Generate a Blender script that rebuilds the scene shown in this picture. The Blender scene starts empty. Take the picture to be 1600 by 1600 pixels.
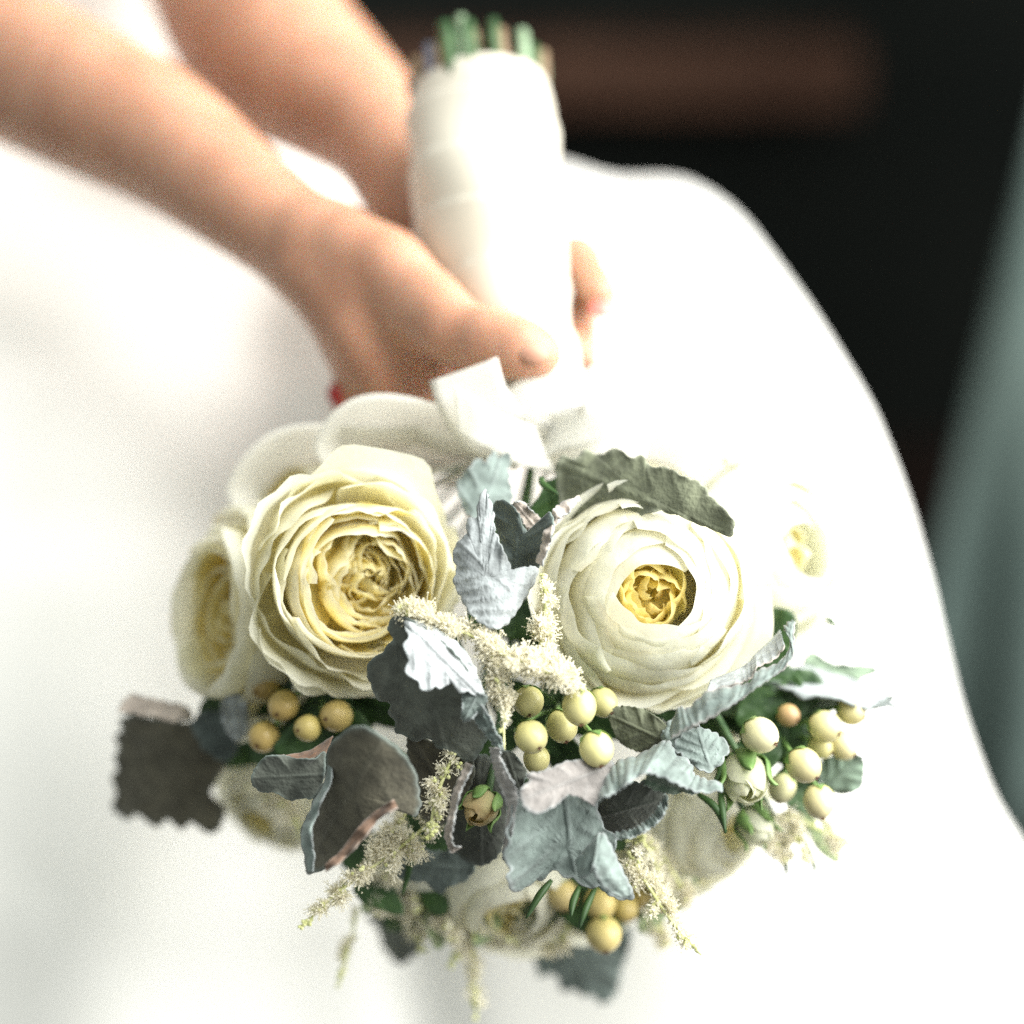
import bpy, math, random
import numpy as np
from mathutils import Vector

sc = bpy.context.scene
COL = sc.collection
R_ = math.radians
PI = math.pi

# ------------------------------------------------------------------ camera
PITCH = R_(22.0)
CAM = Vector((0, 0, 1.10))
RT = Vector((1, 0, 0))
FW = Vector((0, math.cos(PITCH), -math.sin(PITCH)))
UP = Vector((0, math.sin(PITCH), math.cos(PITCH)))
LENS = 80.0
S = 1600 * LENS / 36.0
cam = bpy.data.cameras.new("camera")
cam.lens = LENS
cam.sensor_width = 36
cam.clip_start = 0.05
cam.clip_end = 50
cam.dof.use_dof = True
cam.dof.focus_distance = 0.905
cam.dof.aperture_fstop = 1.95
camo = bpy.data.objects.new("camera", cam)
camo.location = CAM
camo.rotation_euler = (PI / 2 - PITCH, 0, 0)
COL.objects.link(camo)
sc.camera = camo

# ------------------------------------------------------------------ light
world = bpy.data.worlds.new("World")
sc.world = world
world.use_nodes = True
bg = world.node_tree.nodes["Background"]
bg.inputs[0].default_value = (0.93, 1.0, 0.965, 1)
bg.inputs[1].default_value = 0.37


def W(px, py, d):
    """the point d metres in front of the camera plane seen at photo pixel (px, py)"""
    return CAM + FW * d + RT * ((px - 800) / S * d) + UP * (-(py - 800) / S * d)


def cv(x, y, z):
    """direction: x right, y up, z towards the viewer"""
    return RT * x + UP * y - FW * z


def area(name, loc, target, sx, sy, power, colour):
    l = bpy.data.lights.new(name, 'AREA')
    l.shape = 'RECTANGLE'
    l.size, l.size_y = sx, sy
    l.energy = power
    l.color = colour
    o = bpy.data.objects.new(name, l)
    o.location = loc
    o.rotation_euler = (target - loc).to_track_quat('-Z', 'Y').to_euler()
    COL.objects.link(o)
    return o


SUBJ = W(850, 850, 1.02)
area("window_light", SUBJ + cv(1.22, 0.74, 0.62), SUBJ, 1.9, 2.3, 90, (1.0, 1.0, 0.975))

sc.view_settings.view_transform = 'Standard'
sc.view_settings.look = 'None'
sc.view_settings.exposure = 0.92
sc.view_settings.gamma = 1.0
sc.cycles.max_bounces = 8
sc.cycles.transmission_bounces = 6
sc.cycles.use_denoising = False


# ------------------------------------------------------------------ helpers
WL = {}


def link(o, parent=None, loc=None):
    COL.objects.link(o)
    loc = Vector(loc) if loc is not None else (WL[parent] if parent else Vector((0, 0, 0)))
    if parent:
        o.parent = parent
        o.location = loc - WL[parent]
    else:
        o.location = loc
    WL[o] = loc.copy()
    return o


def empty(name, loc, parent=None):
    o = bpy.data.objects.new(name, None)
    o.empty_display_size = 0.02
    return link(o, parent, loc)


def tag(o, label=None, cat=None, group=None, kind=None):
    if label: o["label"] = label
    if cat: o["category"] = cat
    if group: o["group"] = group
    if kind: o["kind"] = kind
    return o


def mk(name, verts, faces, mat, parent=None, loc=None, smooth=True, col=None, mats=None, mi=None, uv=None, solid=0, off=0.0):
    """one mesh object; verts are world positions"""
    l = Vector(loc) if loc is not None else (WL[parent] if parent else Vector((0, 0, 0)))
    v = np.asarray(verts, dtype=np.float64) - np.array(l)
    me = bpy.data.meshes.new(name)
    if isinstance(faces, np.ndarray):
        faces = faces.tolist()
    me.from_pydata(v.tolist(), [], faces)
    for m in (mats or [mat]):
        me.materials.append(m)
    if mi is not None:
        me.polygons.foreach_set("material_index", np.asarray(mi, dtype=np.int32))
    if smooth:
        me.polygons.foreach_set("use_smooth", np.ones(len(me.polygons), dtype=bool))
    if col is not None:
        a = me.color_attributes.new("pigment", 'FLOAT_COLOR', 'POINT')
        c = np.ones((len(v), 4))
        c[:, :3] = col
        a.data.foreach_set("color", c.ravel())
    me.update()
    o = bpy.data.objects.new(name, me)
    link(o, parent, l)
    if solid:
        md = o.modifiers.new("thickness", 'SOLIDIFY')
        md.thickness = solid
        md.offset = off
    return o


def grid_faces(nu, nv, wrap=False):
    f = []
    for j in range(nv - 1):
        for i in range(nu if wrap else nu - 1):
            i2 = (i + 1) % nu
            f.append((j * nu + i, j * nu + i2, (j + 1) * nu + i2, (j + 1) * nu + i))
    return f


def catmull(pts, t):
    """pts (n,k) array, t in 0..1 array -> samples"""
    p = np.asarray(pts, dtype=float)
    n = len(p)
    t = np.clip(np.asarray(t, dtype=float), 0, 1) * (n - 1)
    i = np.minimum(t.astype(int), n - 2)
    f = (t - i)[..., None]
    ext = np.vstack([2 * p[0] - p[1], p, 2 * p[-1] - p[-2]])
    p0, p1, p2, p3 = ext[i], ext[i + 1], ext[i + 2], ext[i + 3]
    return 0.5 * (2 * p1 + (p2 - p0) * f + (2 * p0 - 5 * p1 + 4 * p2 - p3) * f ** 2 + (3 * p1 - p0 - 3 * p2 + p3) * f ** 3)


def wob(rng, n=5, f0=1.0, f1=4.0):
    """random smooth 1-D function of about unit size"""
    ks = [(rng.uniform(f0, f1), rng.uniform(0, 6.28), rng.uniform(.5, 1)) for _ in range(n)]
    s = sum(k[2] for k in ks) * 0.6
    return lambda x: sum(a * np.sin(f * x + p) for f, p, a in ks) / s


def wob2(rng, n=6, f0=1.0, f1=4.0):
    ks = [(rng.uniform(f0, f1), rng.uniform(0, 6.28), rng.uniform(0, 6.28), rng.uniform(.5, 1)) for _ in range(n)]
    s = sum(k[3] for k in ks) * 0.6
    return lambda x, y: sum(a * np.sin(f * (math.cos(q) * x + math.sin(q) * y) + p) for f, q, p, a in ks) / s


def frames(pts):
    """tangent / two normals along a polyline"""
    t = np.gradient(pts, axis=0)
    t /= np.linalg.norm(t, axis=1)[:, None]
    a = np.array([0.3, 0.2, 0.93])
    n = np.zeros_like(t)
    prev = a
    for i in range(len(t)):
        v = prev - t[i] * prev.dot(t[i])
        v /= np.linalg.norm(v)
        n[i] = v
        prev = v
    return t, n, np.cross(t, n)


def tube_geo(ctrl, radii, n=8, m=10, cap=True):
    ctrl = np.asarray([np.array(c) for c in ctrl])
    tt = np.linspace(0, 1, m)
    p = catmull(ctrl, tt)
    r = catmull(np.asarray(radii, float)[:, None], tt)[:, 0]
    t, a, b = frames(p)
    ang = np.linspace(0, 2 * PI, n, endpoint=False)
    v = (p[:, None, :] + r[:, None, None] * (np.cos(ang)[None, :, None] * a[:, None, :] + np.sin(ang)[None, :, None] * b[:, None, :])).reshape(-1, 3)
    f = grid_faces(n, m, True)
    if cap:
        f.append(tuple(range(n))[::-1])
        f.append(tuple((m - 1) * n + i for i in range(n)))
    return v, f


class Geo:
    def __init__(self):
        self.v, self.f, self.m, self.n = [], [], [], 0

    def add(self, v, f, mi=0):
        v = np.asarray(v)
        self.v.append(v)
        f = f.tolist() if isinstance(f, np.ndarray) else f
        self.f += [tuple(i + self.n for i in q) for q in f]
        self.m += [mi] * len(f)
        self.n += len(v)

    def out(self):
        return np.vstack(self.v), self.f


# ------------------------------------------------------------------ materials
def mat(name):
    m = bpy.data.materials.new(name)
    m.use_nodes = True
    nt = m.node_tree
    return m, nt, nt.nodes["Principled BSDF"], nt.nodes["Material Output"]


def noise_mix(nt, c1, c2, scale, lo=.4, hi=.6, detail=4, coord='Object'):
    tc = nt.nodes.new("ShaderNodeTexCoord")
    n = nt.nodes.new("ShaderNodeTexNoise")
    n.inputs["Scale"].default_value = scale
    n.inputs["Detail"].default_value = detail
    nt.links.new(tc.outputs[coord], n.inputs["Vector"])
    r = nt.nodes.new("ShaderNodeValToRGB")
    r.color_ramp.elements[0].position, r.color_ramp.elements[1].position = lo, hi
    r.color_ramp.elements[0].color, r.color_ramp.elements[1].color = (*c1, 1), (*c2, 1)
    nt.links.new(n.outputs["Fac"], r.inputs["Fac"])
    return r.outputs["Color"], n.outputs["Fac"], tc


def bump(nt, bs, fac, strength, dist):
    b = nt.nodes.new("ShaderNodeBump")
    b.inputs["Strength"].default_value = strength
    b.inputs["Distance"].default_value = dist
    nt.links.new(fac, b.inputs["Height"])
    nt.links.new(b.outputs["Normal"], bs.inputs["Normal"])
    return b


def translucent(nt, bs, out, colour_socket, fac):
    t = nt.nodes.new("ShaderNodeBsdfTranslucent")
    nt.links.new(colour_socket, t.inputs["Color"])
    mx = nt.nodes.new("ShaderNodeMixShader")
    mx.inputs[0].default_value = fac
    nt.links.new(bs.outputs[0], mx.inputs[1])
    nt.links.new(t.outputs[0], mx.inputs[2])
    nt.links.new(mx.outputs[0], out.inputs[0])


def m_plain(name, c1, c2, scale=40, rough=.6, bs_=0, spec=.4, sheen=0, trans=0, lo=.35, hi=.65, bscale=None, sss=0, sssr=(1, .4, .2), bdist=.002):
    m, nt, bs, out = mat(name)
    c, f, tc = noise_mix(nt, c1, c2, scale, lo, hi)
    nt.links.new(c, bs.inputs["Base Color"])
    bs.inputs["Roughness"].default_value = rough
    bs.inputs["Specular IOR Level"].default_value = spec
    if sheen:
        bs.inputs["Sheen Weight"].default_value = sheen
        bs.inputs["Sheen Roughness"].default_value = .5
    if bs_:
        if bscale:
            n = nt.nodes.new("ShaderNodeTexNoise")
            n.inputs["Scale"].default_value = bscale
            n.inputs["Detail"].default_value = 3
            nt.links.new(tc.outputs["Object"], n.inputs["Vector"])
            f = n.outputs["Fac"]
        bump(nt, bs, f, bs_, bdist)
    if trans:
        translucent(nt, bs, out, c, trans)
    if sss:
        bs.inputs["Subsurface Weight"].default_value = 1
        bs.inputs["Subsurface Radius"].default_value = sssr
        bs.inputs["Subsurface Scale"].default_value = sss
    return m


def m_pigment(name, trans=.35, rough=.55, sheen=.15, bscale=260, bst=.25, dark=.93, cs=90):
    m, nt, bs, out = mat(name)
    a = nt.nodes.new("ShaderNodeAttribute")
    a.attribute_name = "pigment"
    c, f, tc = noise_mix(nt, (dark, dark, dark), (1, 1, 1), cs)
    mu = nt.nodes.new("ShaderNodeMix")
    mu.data_type, mu.blend_type = 'RGBA', 'MULTIPLY'
    mu.inputs[0].default_value = 1
    nt.links.new(a.outputs["Color"], mu.inputs[6])
    nt.links.new(c, mu.inputs[7])
    nt.links.new(mu.outputs[2], bs.inputs["Base Color"])
    bs.inputs["Roughness"].default_value = rough
    bs.inputs["Specular IOR Level"].default_value = .3
    bs.inputs["Sheen Weight"].default_value = sheen
    n = nt.nodes.new("ShaderNodeTexNoise")
    n.inputs["Scale"].default_value = bscale
    nt.links.new(tc.outputs["Object"], n.inputs["Vector"])
    bump(nt, bs, n.outputs["Fac"], bst, .001)
    if trans:
        translucent(nt, bs, out, mu.outputs[2], trans)
    return m


M = {}
M['petal'] = m_pigment("rose_petal", .55)
M['leaf'] = m_pigment("felted_leaf", .10, .9, .16, 520, .75, .70, 150)
M['green'] = m_plain("green_leaf", (.016, .044, .012), (.045, .10, .025), 60, .5, .3, trans=.15)
M['palegreen'] = m_plain("pale_green", (.10, .20, .05), (.22, .34, .11), 80, .5, .2, trans=.15)
M['berry'] = m_pigment("berry_skin", 0, .34, 0, 300, .12)
M['tip'] = m_plain("berry_tip", (.05, .02, .01), (.12, .05, .02), 200, .7)
M['astilbe'] = m_plain("astilbe_cream", (.78, .74, .58), (.86, .83, .71), 200, .7, trans=.4)
M['astilbe_bud'] = m_plain("astilbe_bud", (.42, .45, .16), (.66, .66, .36), 200, .6)
M['stem'] = m_plain("stem_green", (.020, .052, .016), (.06, .12, .04), 120, .5, .2)
M['stem_pale'] = m_plain("stem_pale", (.13, .20, .11), (.24, .31, .20), 90, .5, .2)
M['stem_lilac'] = m_plain("stem_lilac", (.11, .11, .14), (.18, .17, .20), 90, .5, .2)
M['stem_tan'] = m_plain("stem_tan", (.16, .10, .055), (.26, .19, .11), 90, .6, .2)
M['cut'] = m_plain("stem_cut", (.22, .26, .13), (.34, .37, .22), 300, .8)
M['ribbon'] = m_plain("satin_ribbon", (.91, .90, .85), (.93, .92, .88), 14, .42, .10, .4, sheen=.2, trans=.68, bscale=900, bdist=.0005)
M['wrap'] = m_plain("handle_ribbon", (.51, .465, .375), (.57, .53, .44), 18, .42, .12, .4, sheen=.3, bscale=600, bdist=.0006)
M['skin'] = m_plain("skin", (.40, .208, .132), (.48, .268, .178), 34, .46, .15, .35, sss=.003, bscale=300, bdist=.0008)
M['nail_red'] = m_plain("red_nail", (.27, .012, .010), (.32, .018, .014), 50, .2, spec=.6)
M['nail_coral'] = m_plain("coral_nail", (.72, .17, .15), (.78, .24, .20), 50, .25, spec=.6)
M['nail'] = m_plain("pink_nail", (.45, .235, .16), (.50, .28, .20), 50, .55, spec=.25)
M['dress'] = m_plain("white_dress", (.84, .825, .775), (.88, .865, .82), 9, .75, .10, .25, sheen=.2, bscale=1400, bdist=.0006)
M['wall'] = m_plain("dark_wall", (.004, .006, .005), (.009, .011, .009), 3, .85, .2, .2)
M['floor'] = m_plain("dark_floor", (.010, .006, .004), (.022, .011, .008), 6, .6, .2, .3)
M['wood'] = m_plain("brown_wood", (.072, .031, .018), (.11, .052, .031), 12, .55, .2, .3)
M['curtain'] = m_plain("teal_curtain", (.066, .094, .086), (.088, .120, .109), 5, .9, .2, .2)


# ------------------------------------------------------------------ implicit surfaces
def surface_nets(F, lo, h):
    """F[x,y,z] < 0 inside; returns verts (grid axes), quads"""
    s = F < 0
    nx, ny, nz = F.shape
    cnt = np.zeros((nx - 1, ny - 1, nz - 1), np.int8)
    for dx in (0, 1):
        for dy in (0, 1):
            for dz in (0, 1):
                cnt += s[dx:nx - 1 + dx, dy:ny - 1 + dy, dz:nz - 1 + dz]
    act = (cnt > 0) & (cnt < 8)
    idx = np.argwhere(act)
    vid = -np.ones(act.shape, np.int64)
    vid[act] = np.arange(len(idx))
    acc = np.zeros((len(idx), 3))
    num = np.zeros(len(idx))
    cs = [(0, 0, 0), (1, 0, 0), (0, 1, 0), (1, 1, 0), (0, 0, 1), (1, 0, 1), (0, 1, 1), (1, 1, 1)]
    val = [F[idx[:, 0] + a, idx[:, 1] + b, idx[:, 2] + c] for a, b, c in cs]
    for i in range(8):
        for ax in range(3):
            if cs[i][ax] == 0:
                c2 = list(cs[i]); c2[ax] = 1
                j = cs.index(tuple(c2))
                a, b = val[i], val[j]
                x = (a < 0) != (b < 0)
                t = np.where(x, a / np.where(x, a - b, 1), 0)
                p = np.array(cs[i], float)[None] + np.eye(3)[ax][None] * t[:, None]
                acc += np.where(x[:, None], p, 0)
                num += x
    v = np.array(lo) + h * (idx + acc / num[:, None])
    quads = []
    for ax in range(3):
        o1, o2 = [(1, 2), (2, 0), (0, 1)][ax]
        sl0 = [slice(None)] * 3; sl1 = [slice(None)] * 3
        sl0[ax] = slice(0, -1); sl1[ax] = slice(1, None)
        a, b = s[tuple(sl0)], s[tuple(sl1)]
        e = np.argwhere(a != b)
        e = e[(e[:, o1] > 0) & (e[:, o2] > 0) & (e[:, o1] < F.shape[o1] - 1) & (e[:, o2] < F.shape[o2] - 1)]
        flip = a[e[:, 0], e[:, 1], e[:, 2]]
        d1 = np.zeros(3, int); d1[o1] = 1
        d2 = np.zeros(3, int); d2[o2] = 1

        def g(k):
            return vid[k[:, 0], k[:, 1], k[:, 2]]
        q = np.stack([g(e - d1 - d2), g(e - d2), g(e), g(e - d1)], 1)
        q[~flip] = q[~flip][:, ::-1]
        quads.append(q)
    return v, np.vstack(quads)


class Field:
    """signed-distance grid in camera axes: x right, y up, z depth"""

    def __init__(self, lo, hi, h):
        self.lo, self.h = np.array(lo, float), h
        n = np.ceil((np.array(hi) - self.lo) / h).astype(int)
        self.F = np.full(n, 1.0, np.float32)
        self.ax = [self.lo[i] + h * np.arange(n[i]) for i in range(3)]

    def cone(self, a, ra, b, rb, k=.01, F=None):
        F = self.F if F is None else F
        a, b = np.array(a), np.array(b)
        pad = max(ra, rb) + 3 * k + 3 * self.h
        mn, mx = np.minimum(a, b) - pad, np.maximum(a, b) + pad
        i0 = np.clip(((mn - self.lo) / self.h).astype(int), 0, F.shape)
        i1 = np.clip(((mx - self.lo) / self.h).astype(int) + 1, 0, F.shape)
        if (i1 <= i0).any():
            return
        X = self.ax[0][i0[0]:i1[0]][:, None, None]
        Y = self.ax[1][i0[1]:i1[1]][None, :, None]
        Z = self.ax[2][i0[2]:i1[2]][None, None, :]
        ab = b - a
        L2 = ab.dot(ab) + 1e-12
        t = np.clip(((X - a[0]) * ab[0] + (Y - a[1]) * ab[1] + (Z - a[2]) * ab[2]) / L2, 0, 1)
        d = np.sqrt((X - a[0] - t * ab[0]) ** 2 + (Y - a[1] - t * ab[1]) ** 2 + (Z - a[2] - t * ab[2]) ** 2) - (ra + (rb - ra) * t)
        sub = F[i0[0]:i1[0], i0[1]:i1[1], i0[2]:i1[2]]
        hh = np.clip(.5 + .5 * (sub - d) / k, 0, 1)
        F[i0[0]:i1[0], i0[1]:i1[1], i0[2]:i1[2]] = sub + (d - sub) * hh - k * hh * (1 - hh)

    def chain(self, pts, k=.01, F=None):
        for p, q in zip(pts[:-1], pts[1:]):
            self.cone(cc(*p[:3]), p[3], cc(*q[:3]), q[3], k, F)


def cc(px, py, d):
    return ((px - 800) / S * d, -(py - 800) / S * d, d)


RTn, UPn, FWn, CAMn = (np.array(x) for x in (RT, UP, FW, CAM))


def c2w(v):
    return CAMn + v[:, 0:1] * RTn + v[:, 1:2] * UPn + v[:, 2:3] * FWn


# ------------------------------------------------------------------ room
def box(name, lo, hi, m, parent=None):
    (x0, y0, z0), (x1, y1, z1) = lo, hi
    v = [(x, y, z) for x in (x0, x1) for y in (y0, y1) for z in (z0, z1)]
    f = [(0, 1, 3, 2), (4, 6, 7, 5), (0, 4, 5, 1), (2, 3, 7, 6), (0, 2, 6, 4), (1, 5, 7, 3)]
    o = mk(name, v, f, m, parent, smooth=False)
    b = o.modifiers.new("edge", 'BEVEL'); b.width = .006; b.segments = 2
    return o


tag(box("floor", (-3, -1.0, -.1), (3, 3.2, 0), M['floor']), kind="structure")
tag(box("wall", (-3, 3.0, -.05), (3, 3.15, 2.6), M['wall']), kind="structure")

rail = box("wooden_rail", (-1.2, 2.88, W(900, 166, 2.93).z), (W(1345, 100, 2.9).x, 2.998, W(900, 66, 2.93).z), M['wood'])
tag(rail, "brown wooden rail running level across the dark wall behind the bouquet handle", "rail")

# curtain: a leaning drape at the right edge
rng = random.Random(5)
nu, nv = 60, 24
top, bot = W(1618, -60, 1.95), W(1500, 1000, 1.95)
dz = (bot - top) / (bot.z - top.z)
ww = wob(rng, 4, 3, 9)
vs = []
for j in range(nv):
    z = 0.01 + (1.75 - .01) * j / (nv - 1)
    x0 = top.x + dz.x * (z - top.z)
    for i in range(nu):
        u = i / (nu - 1)
        vs.append((x0 + .75 * u, 1.88 + .03 * math.sin(u * 30 + .6 * math.sin(z * 2)) * min(1, u * 6 + .15) + .02 * float(ww(u * 5 + z)) + .10 * u, z))
cur = mk("curtain", vs, grid_faces(nu, nv), M['curtain'], solid=.004)
tag(cur, "grey-green curtain falling at a slant along the right edge in front of the dark wall", "curtain")

# ------------------------------------------------------------------ the person
person = empty("person", Vector((W(300, 300, 1.5).x, W(300, 300, 1.5).y, 0)))
tag(person, "seated person in a white gown holding the bouquet with both bare arms", "person")

# --- body: arms and hands as one continuous skin
B_ = Field((-.54, -.02, .93), (.065, .62, 1.80), .003)
# torso and upper arms (beyond the frame)
B_.chain([(-20, 150, 1.66, .10), (0, -250, 1.64, .095), (20, -560, 1.62, .10)], .04)
B_.chain([(-250, -560, 1.58, .05), (20, -600, 1.62, .07), (280, -600, 1.60, .05)], .04)
near_arm = [(-250, -560, 1.58, .050), (-330, -330, 1.42, .045), (-330, -100, 1.27, .044), (-150, 8, 1.21, .042), (0, 90, 1.165, .0385), (140, 158, 1.13, .0350), (250, 214, 1.11, .0315),
            (375, 306, 1.08, .0255), (480, 386, 1.06, .0216), (520, 410, 1.055, .0215)]
far_arm = [(280, -600, 1.60, .050), (290, -380, 1.47, .046), (310, -190, 1.36, .048), (368, -30, 1.29, .0485), (425, 72, 1.245, .0460), (512, 142, 1.215, .0365), (588, 206, 1.185, .0285),
           (638, 292, 1.15, .0245), (668, 372, 1.13, .025)]
def dense(ch, m=5):
    q = np.array([cc(*p[:3]) for p in ch]); r = np.array([[p[3]] for p in ch])
    tt = np.linspace(0, 1, (len(ch) - 1) * m + 1)
    return catmull(q, tt), catmull(r, tt)[:, 0]


for ch in (near_arm, far_arm):
    qq, qr = dense(ch)
    for i in range(len(qq) - 1):
        B_.cone(qq[i], qr[i], qq[i + 1], qr[i + 1], .006)
# near hand: back of hand, heel and thumb mount
B_.chain([(505, 398, 1.055, .0225), (565, 470, 1.045, .0235), (598, 540, 1.045, .0230), (612, 605, 1.05, .0190)], .014)
B_.chain([(520, 400, 1.05, .018), (600, 430, 1.035, .0185), (668, 478, 1.015, .0150)], .014)
B_.chain([(575, 470, 1.05, .018), (660, 510, 1.06, .016)], .014)
B_.chain([(482, 366, 1.046, .0105), (545, 380, 1.034, .0105), (610, 412, 1.022, .0105), (690, 480, 1.003, .0110)], .010)
B_.chain([(470, 420, 1.045, .009), (560, 520, 1.028, .008), (600, 590, 1.030, .008)], .010)
BASE = B_.F.copy()
fingers = [
    # near hand: thumb lies over the front of the handle
    [(640, 470, 1.02, .0160), (705, 515, 1.000, .0136), (768, 532, .989, .0132), (812, 545, .984, .0122), (842, 553, .983, .0104)],
    # near fingers run behind the handle, their tips come out on its right
    [(612, 500, 1.060, .0135), (700, 470, 1.094, .0098), (820, 415, 1.090, .0105), (900, 408, 1.074, .0108), (936, 458, 1.050, .0092)],
    [(615, 540, 1.060, .0135), (710, 535, 1.090, .0098), (830, 500, 1.086, .0100), (897, 502, 1.070, .0100), (907, 556, 1.048, .0088)],
    [(615, 580, 1.060, .0130), (710, 595, 1.085, .0095), (820, 590, 1.085, .0086), (885, 600, 1.068, .0078), (893, 622, 1.050, .0064)],
    [(612, 615, 1.060, .0110), (700, 645, 1.080, .0080), (790, 650, 1.080, .0074), (850, 655, 1.066, .0066), (866, 668, 1.050, .0056)],
    # far hand: under the near one, one fingertip looks out at the left
    [(690, 470, 1.125, .0135), (640, 560, 1.125, .0098), (588, 622, 1.105, .0088), (552, 632, 1.072, .0086), (540, 622, 1.046, .0078)],
    [(705, 490, 1.130, .0135), (668, 600, 1.130, .0098), (615, 665, 1.110, .0088), (585, 680, 1.085, .0080), (580, 672, 1.066, .0066)],
    [(720, 500, 1.135, .0130), (700, 620, 1.130, .0095), (655, 690, 1.110, .0086), (625, 702, 1.085, .0078), (618, 694, 1.068, .0064)],
    [(735, 500, 1.140, .0110), (735, 610, 1.135, .0080), (705, 680, 1.115, .0074), (680, 695, 1.09, .0066), (672, 690, 1.075, .0056)],
    [(700, 400, 1.125, .0150), (765, 372, 1.135, .0115), (830, 372, 1.130, .0105), (868, 385, 1.120, .0085)],
]
B_.chain([(668, 372, 1.13, .025), (692, 430, 1.128, .023), (712, 490, 1.132, .020)], .014)
BASE = B_.F.copy()
ALL = BASE.copy()
for fg in fingers:
    T = BASE.copy() if False else None
    lo = np.min([np.array(cc(*p[:3])) - p[3] - .03 for p in fg], 0)
    hi = np.max([np.array(cc(*p[:3])) + p[3] + .03 for p in fg], 0)
    i0 = np.clip(((lo - B_.lo) / B_.h).astype(int), 0, BASE.shape)
    i1 = np.clip(((hi - B_.lo) / B_.h).astype(int) + 1, 0, BASE.shape)
    sl = tuple(slice(a, b) for a, b in zip(i0, i1))
    T = np.full_like(BASE, 1.0)
    T[sl] = BASE[sl]
    B_.chain(fg, .007, T)
    ALL[sl] = np.minimum(ALL[sl], T[sl])
v, q = surface_nets(ALL, B_.lo, B_.h)
body = mk("body", c2w(v), q, M['skin'], person)
sm = body.modifiers.new("smooth", 'SMOOTH'); sm.factor = .5; sm.iterations = 5


def nail(px, py, d, direction, up, w, l, m, label=None):
    """a small curved plate on a fingertip"""
    c = W(px, py, d)
    dr = cv(*direction).normalized()
    n = cv(*up); n = (n - dr * n.dot(dr)).normalized()
    sd = dr.cross(n)
    vs = []
    k = 9
    for j in range(k):
        for i in range(k):
            a, b = i / (k - 1) * 2 - 1, j / (k - 1) * 2 - 1
            x = a * math.sqrt(1 - b * b / 2) * w / 2
            y = b * math.sqrt(1 - a * a / 2) * l / 2
            vs.append(c + sd * x + dr * y - n * (x * x / (w * .8)) - n * (y * y / (l * 1.6)))
    o = mk("fingernail", vs, grid_faces(k, k), m, person, solid=.0008)
    if label: tag(o, label)
    return o


nail(834, 547, .9700, (.9, -.25, .05), (.05, .35, 1), .0105, .013, M['nail'])
nail(950, 474, 1.0425, (.45, -.75, .5), (.55, -.25, .8), .015, .015, M['nail_coral'], "coral fingernail right of the handle")
nail(930, 558, 1.0427, (.3, -.8, .5), (.8, .05, .6), .009, .010, M['nail'])
nail(535, 618, 1.0378, (-.5, .6, .1), (-.30, .2, .93), .0135, .014, M['nail_red'], "red painted fingernail below the near hand")

# --- dress: bodice, lap and skirt as one cloth body
D_ = Field((-.62, -.80, 1.02), (.62, .50, 1.95), .009)
poly_px = [(-700, -700), (250, -700), (280, -300), (400, -60), (530, 110), (690, 150), (880, 178), (935, 198), (985, 226), (1030, 213), (1085, 211), (1140, 242), (1190, 297),
           (1242, 400), (1300, 530), (1352, 650), (1395, 790), (1430, 935), (1468, 1090), (1520, 1230), (1600, 1350), (1740, 1500), (1900, 1900), (2000, 3200), (-900, 3200)]
ZS = 1.30
P = np.array([((x - 800) / S * ZS, -(y - 800) / S * ZS) for x, y in poly_px])
X, Y = np.meshgrid(D_.ax[0], D_.ax[1], indexing='ij')
d2 = np.full(X.shape, 1e9)
ins = np.zeros(X.shape, bool)
for (ax, ay), (bx, by) in zip(P, np.roll(P, -1, 0)):
    ex, ey = bx - ax, by - ay
    t = np.clip(((X - ax) * ex + (Y - ay) * ey) / (ex * ex + ey * ey), 0, 1)
    d2 = np.minimum(d2, (X - ax - t * ex) ** 2 + (Y - ay - t * ey) ** 2)
    cr = ((ay > Y) != (by > Y)) & (X < ex * (Y - ay) / (ey if abs(ey) > 1e-9 else 1e-9) + ax)
    ins ^= cr
sd = np.sqrt(d2) * np.where(ins, -1, 1)
# smooth the outline a little
for _ in range(2):
    sd[1:-1, 1:-1] = (sd[1:-1, 1:-1] * 2 + sd[:-2, 1:-1] + sd[2:, 1:-1] + sd[1:-1, :-2] + sd[1:-1, 2:]) / 6
PX, PY = 800 + X / 1.2 * S, 800 - Y / 1.2 * S
zf = np.interp(PY, [-700, 0, 150, 300, 450, 600, 750, 900, 1100, 1400, 1700, 3200], [1.50, 1.40, 1.36, 1.29, 1.225, 1.175, 1.145, 1.130, 1.132, 1.135, 1.145, 1.20])


def gauss(x, c, w):
    return np.exp(-((x - c) / w) ** 2)


# the valley between the knees and the folds that fall from it
val = 430 + (PY - 450) * .10
stp = 1 / (1 + np.exp((PX - val - 30) / 26))
zf += .050 * stp * np.clip((PY - 300) / 250, 0, 1) * np.clip((1500 - PY) / 700, .15, 1)
zf -= .012 * gauss(PX, 150 + (PY - 500) * .02, 190) * np.clip((PY - 250) / 300, 0, 1)
zf -= .030 * gauss(PX, 1120, 260) * np.clip((PY - 350) / 300, 0, 1)
w2 = wob2(random.Random(11), 7, 3, 13)
zf += .007 * w2(X * 2.6, Y * .35) * np.clip((PY - 600) / 500, 0, 1)
zf += .012 * gauss(PX, 620 + .15 * (PY - 1300), 60) * np.clip((PY - 1000) / 400, 0, 1)
zf -= .006 * gauss(PX, 200 - .1 * (PY - 1300), 120) * np.clip((PY - 900) / 500, 0, 1)
zb = np.maximum(zf + .30, 1.62)
zc, hh = (zf + zb) / 2, (zb - zf) / 2
Z = D_.ax[2][None, None, :]
r = .13
wx = sd[:, :, None] + r
wz = np.abs(Z - zc[:, :, None]) - hh[:, :, None] + r
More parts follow.
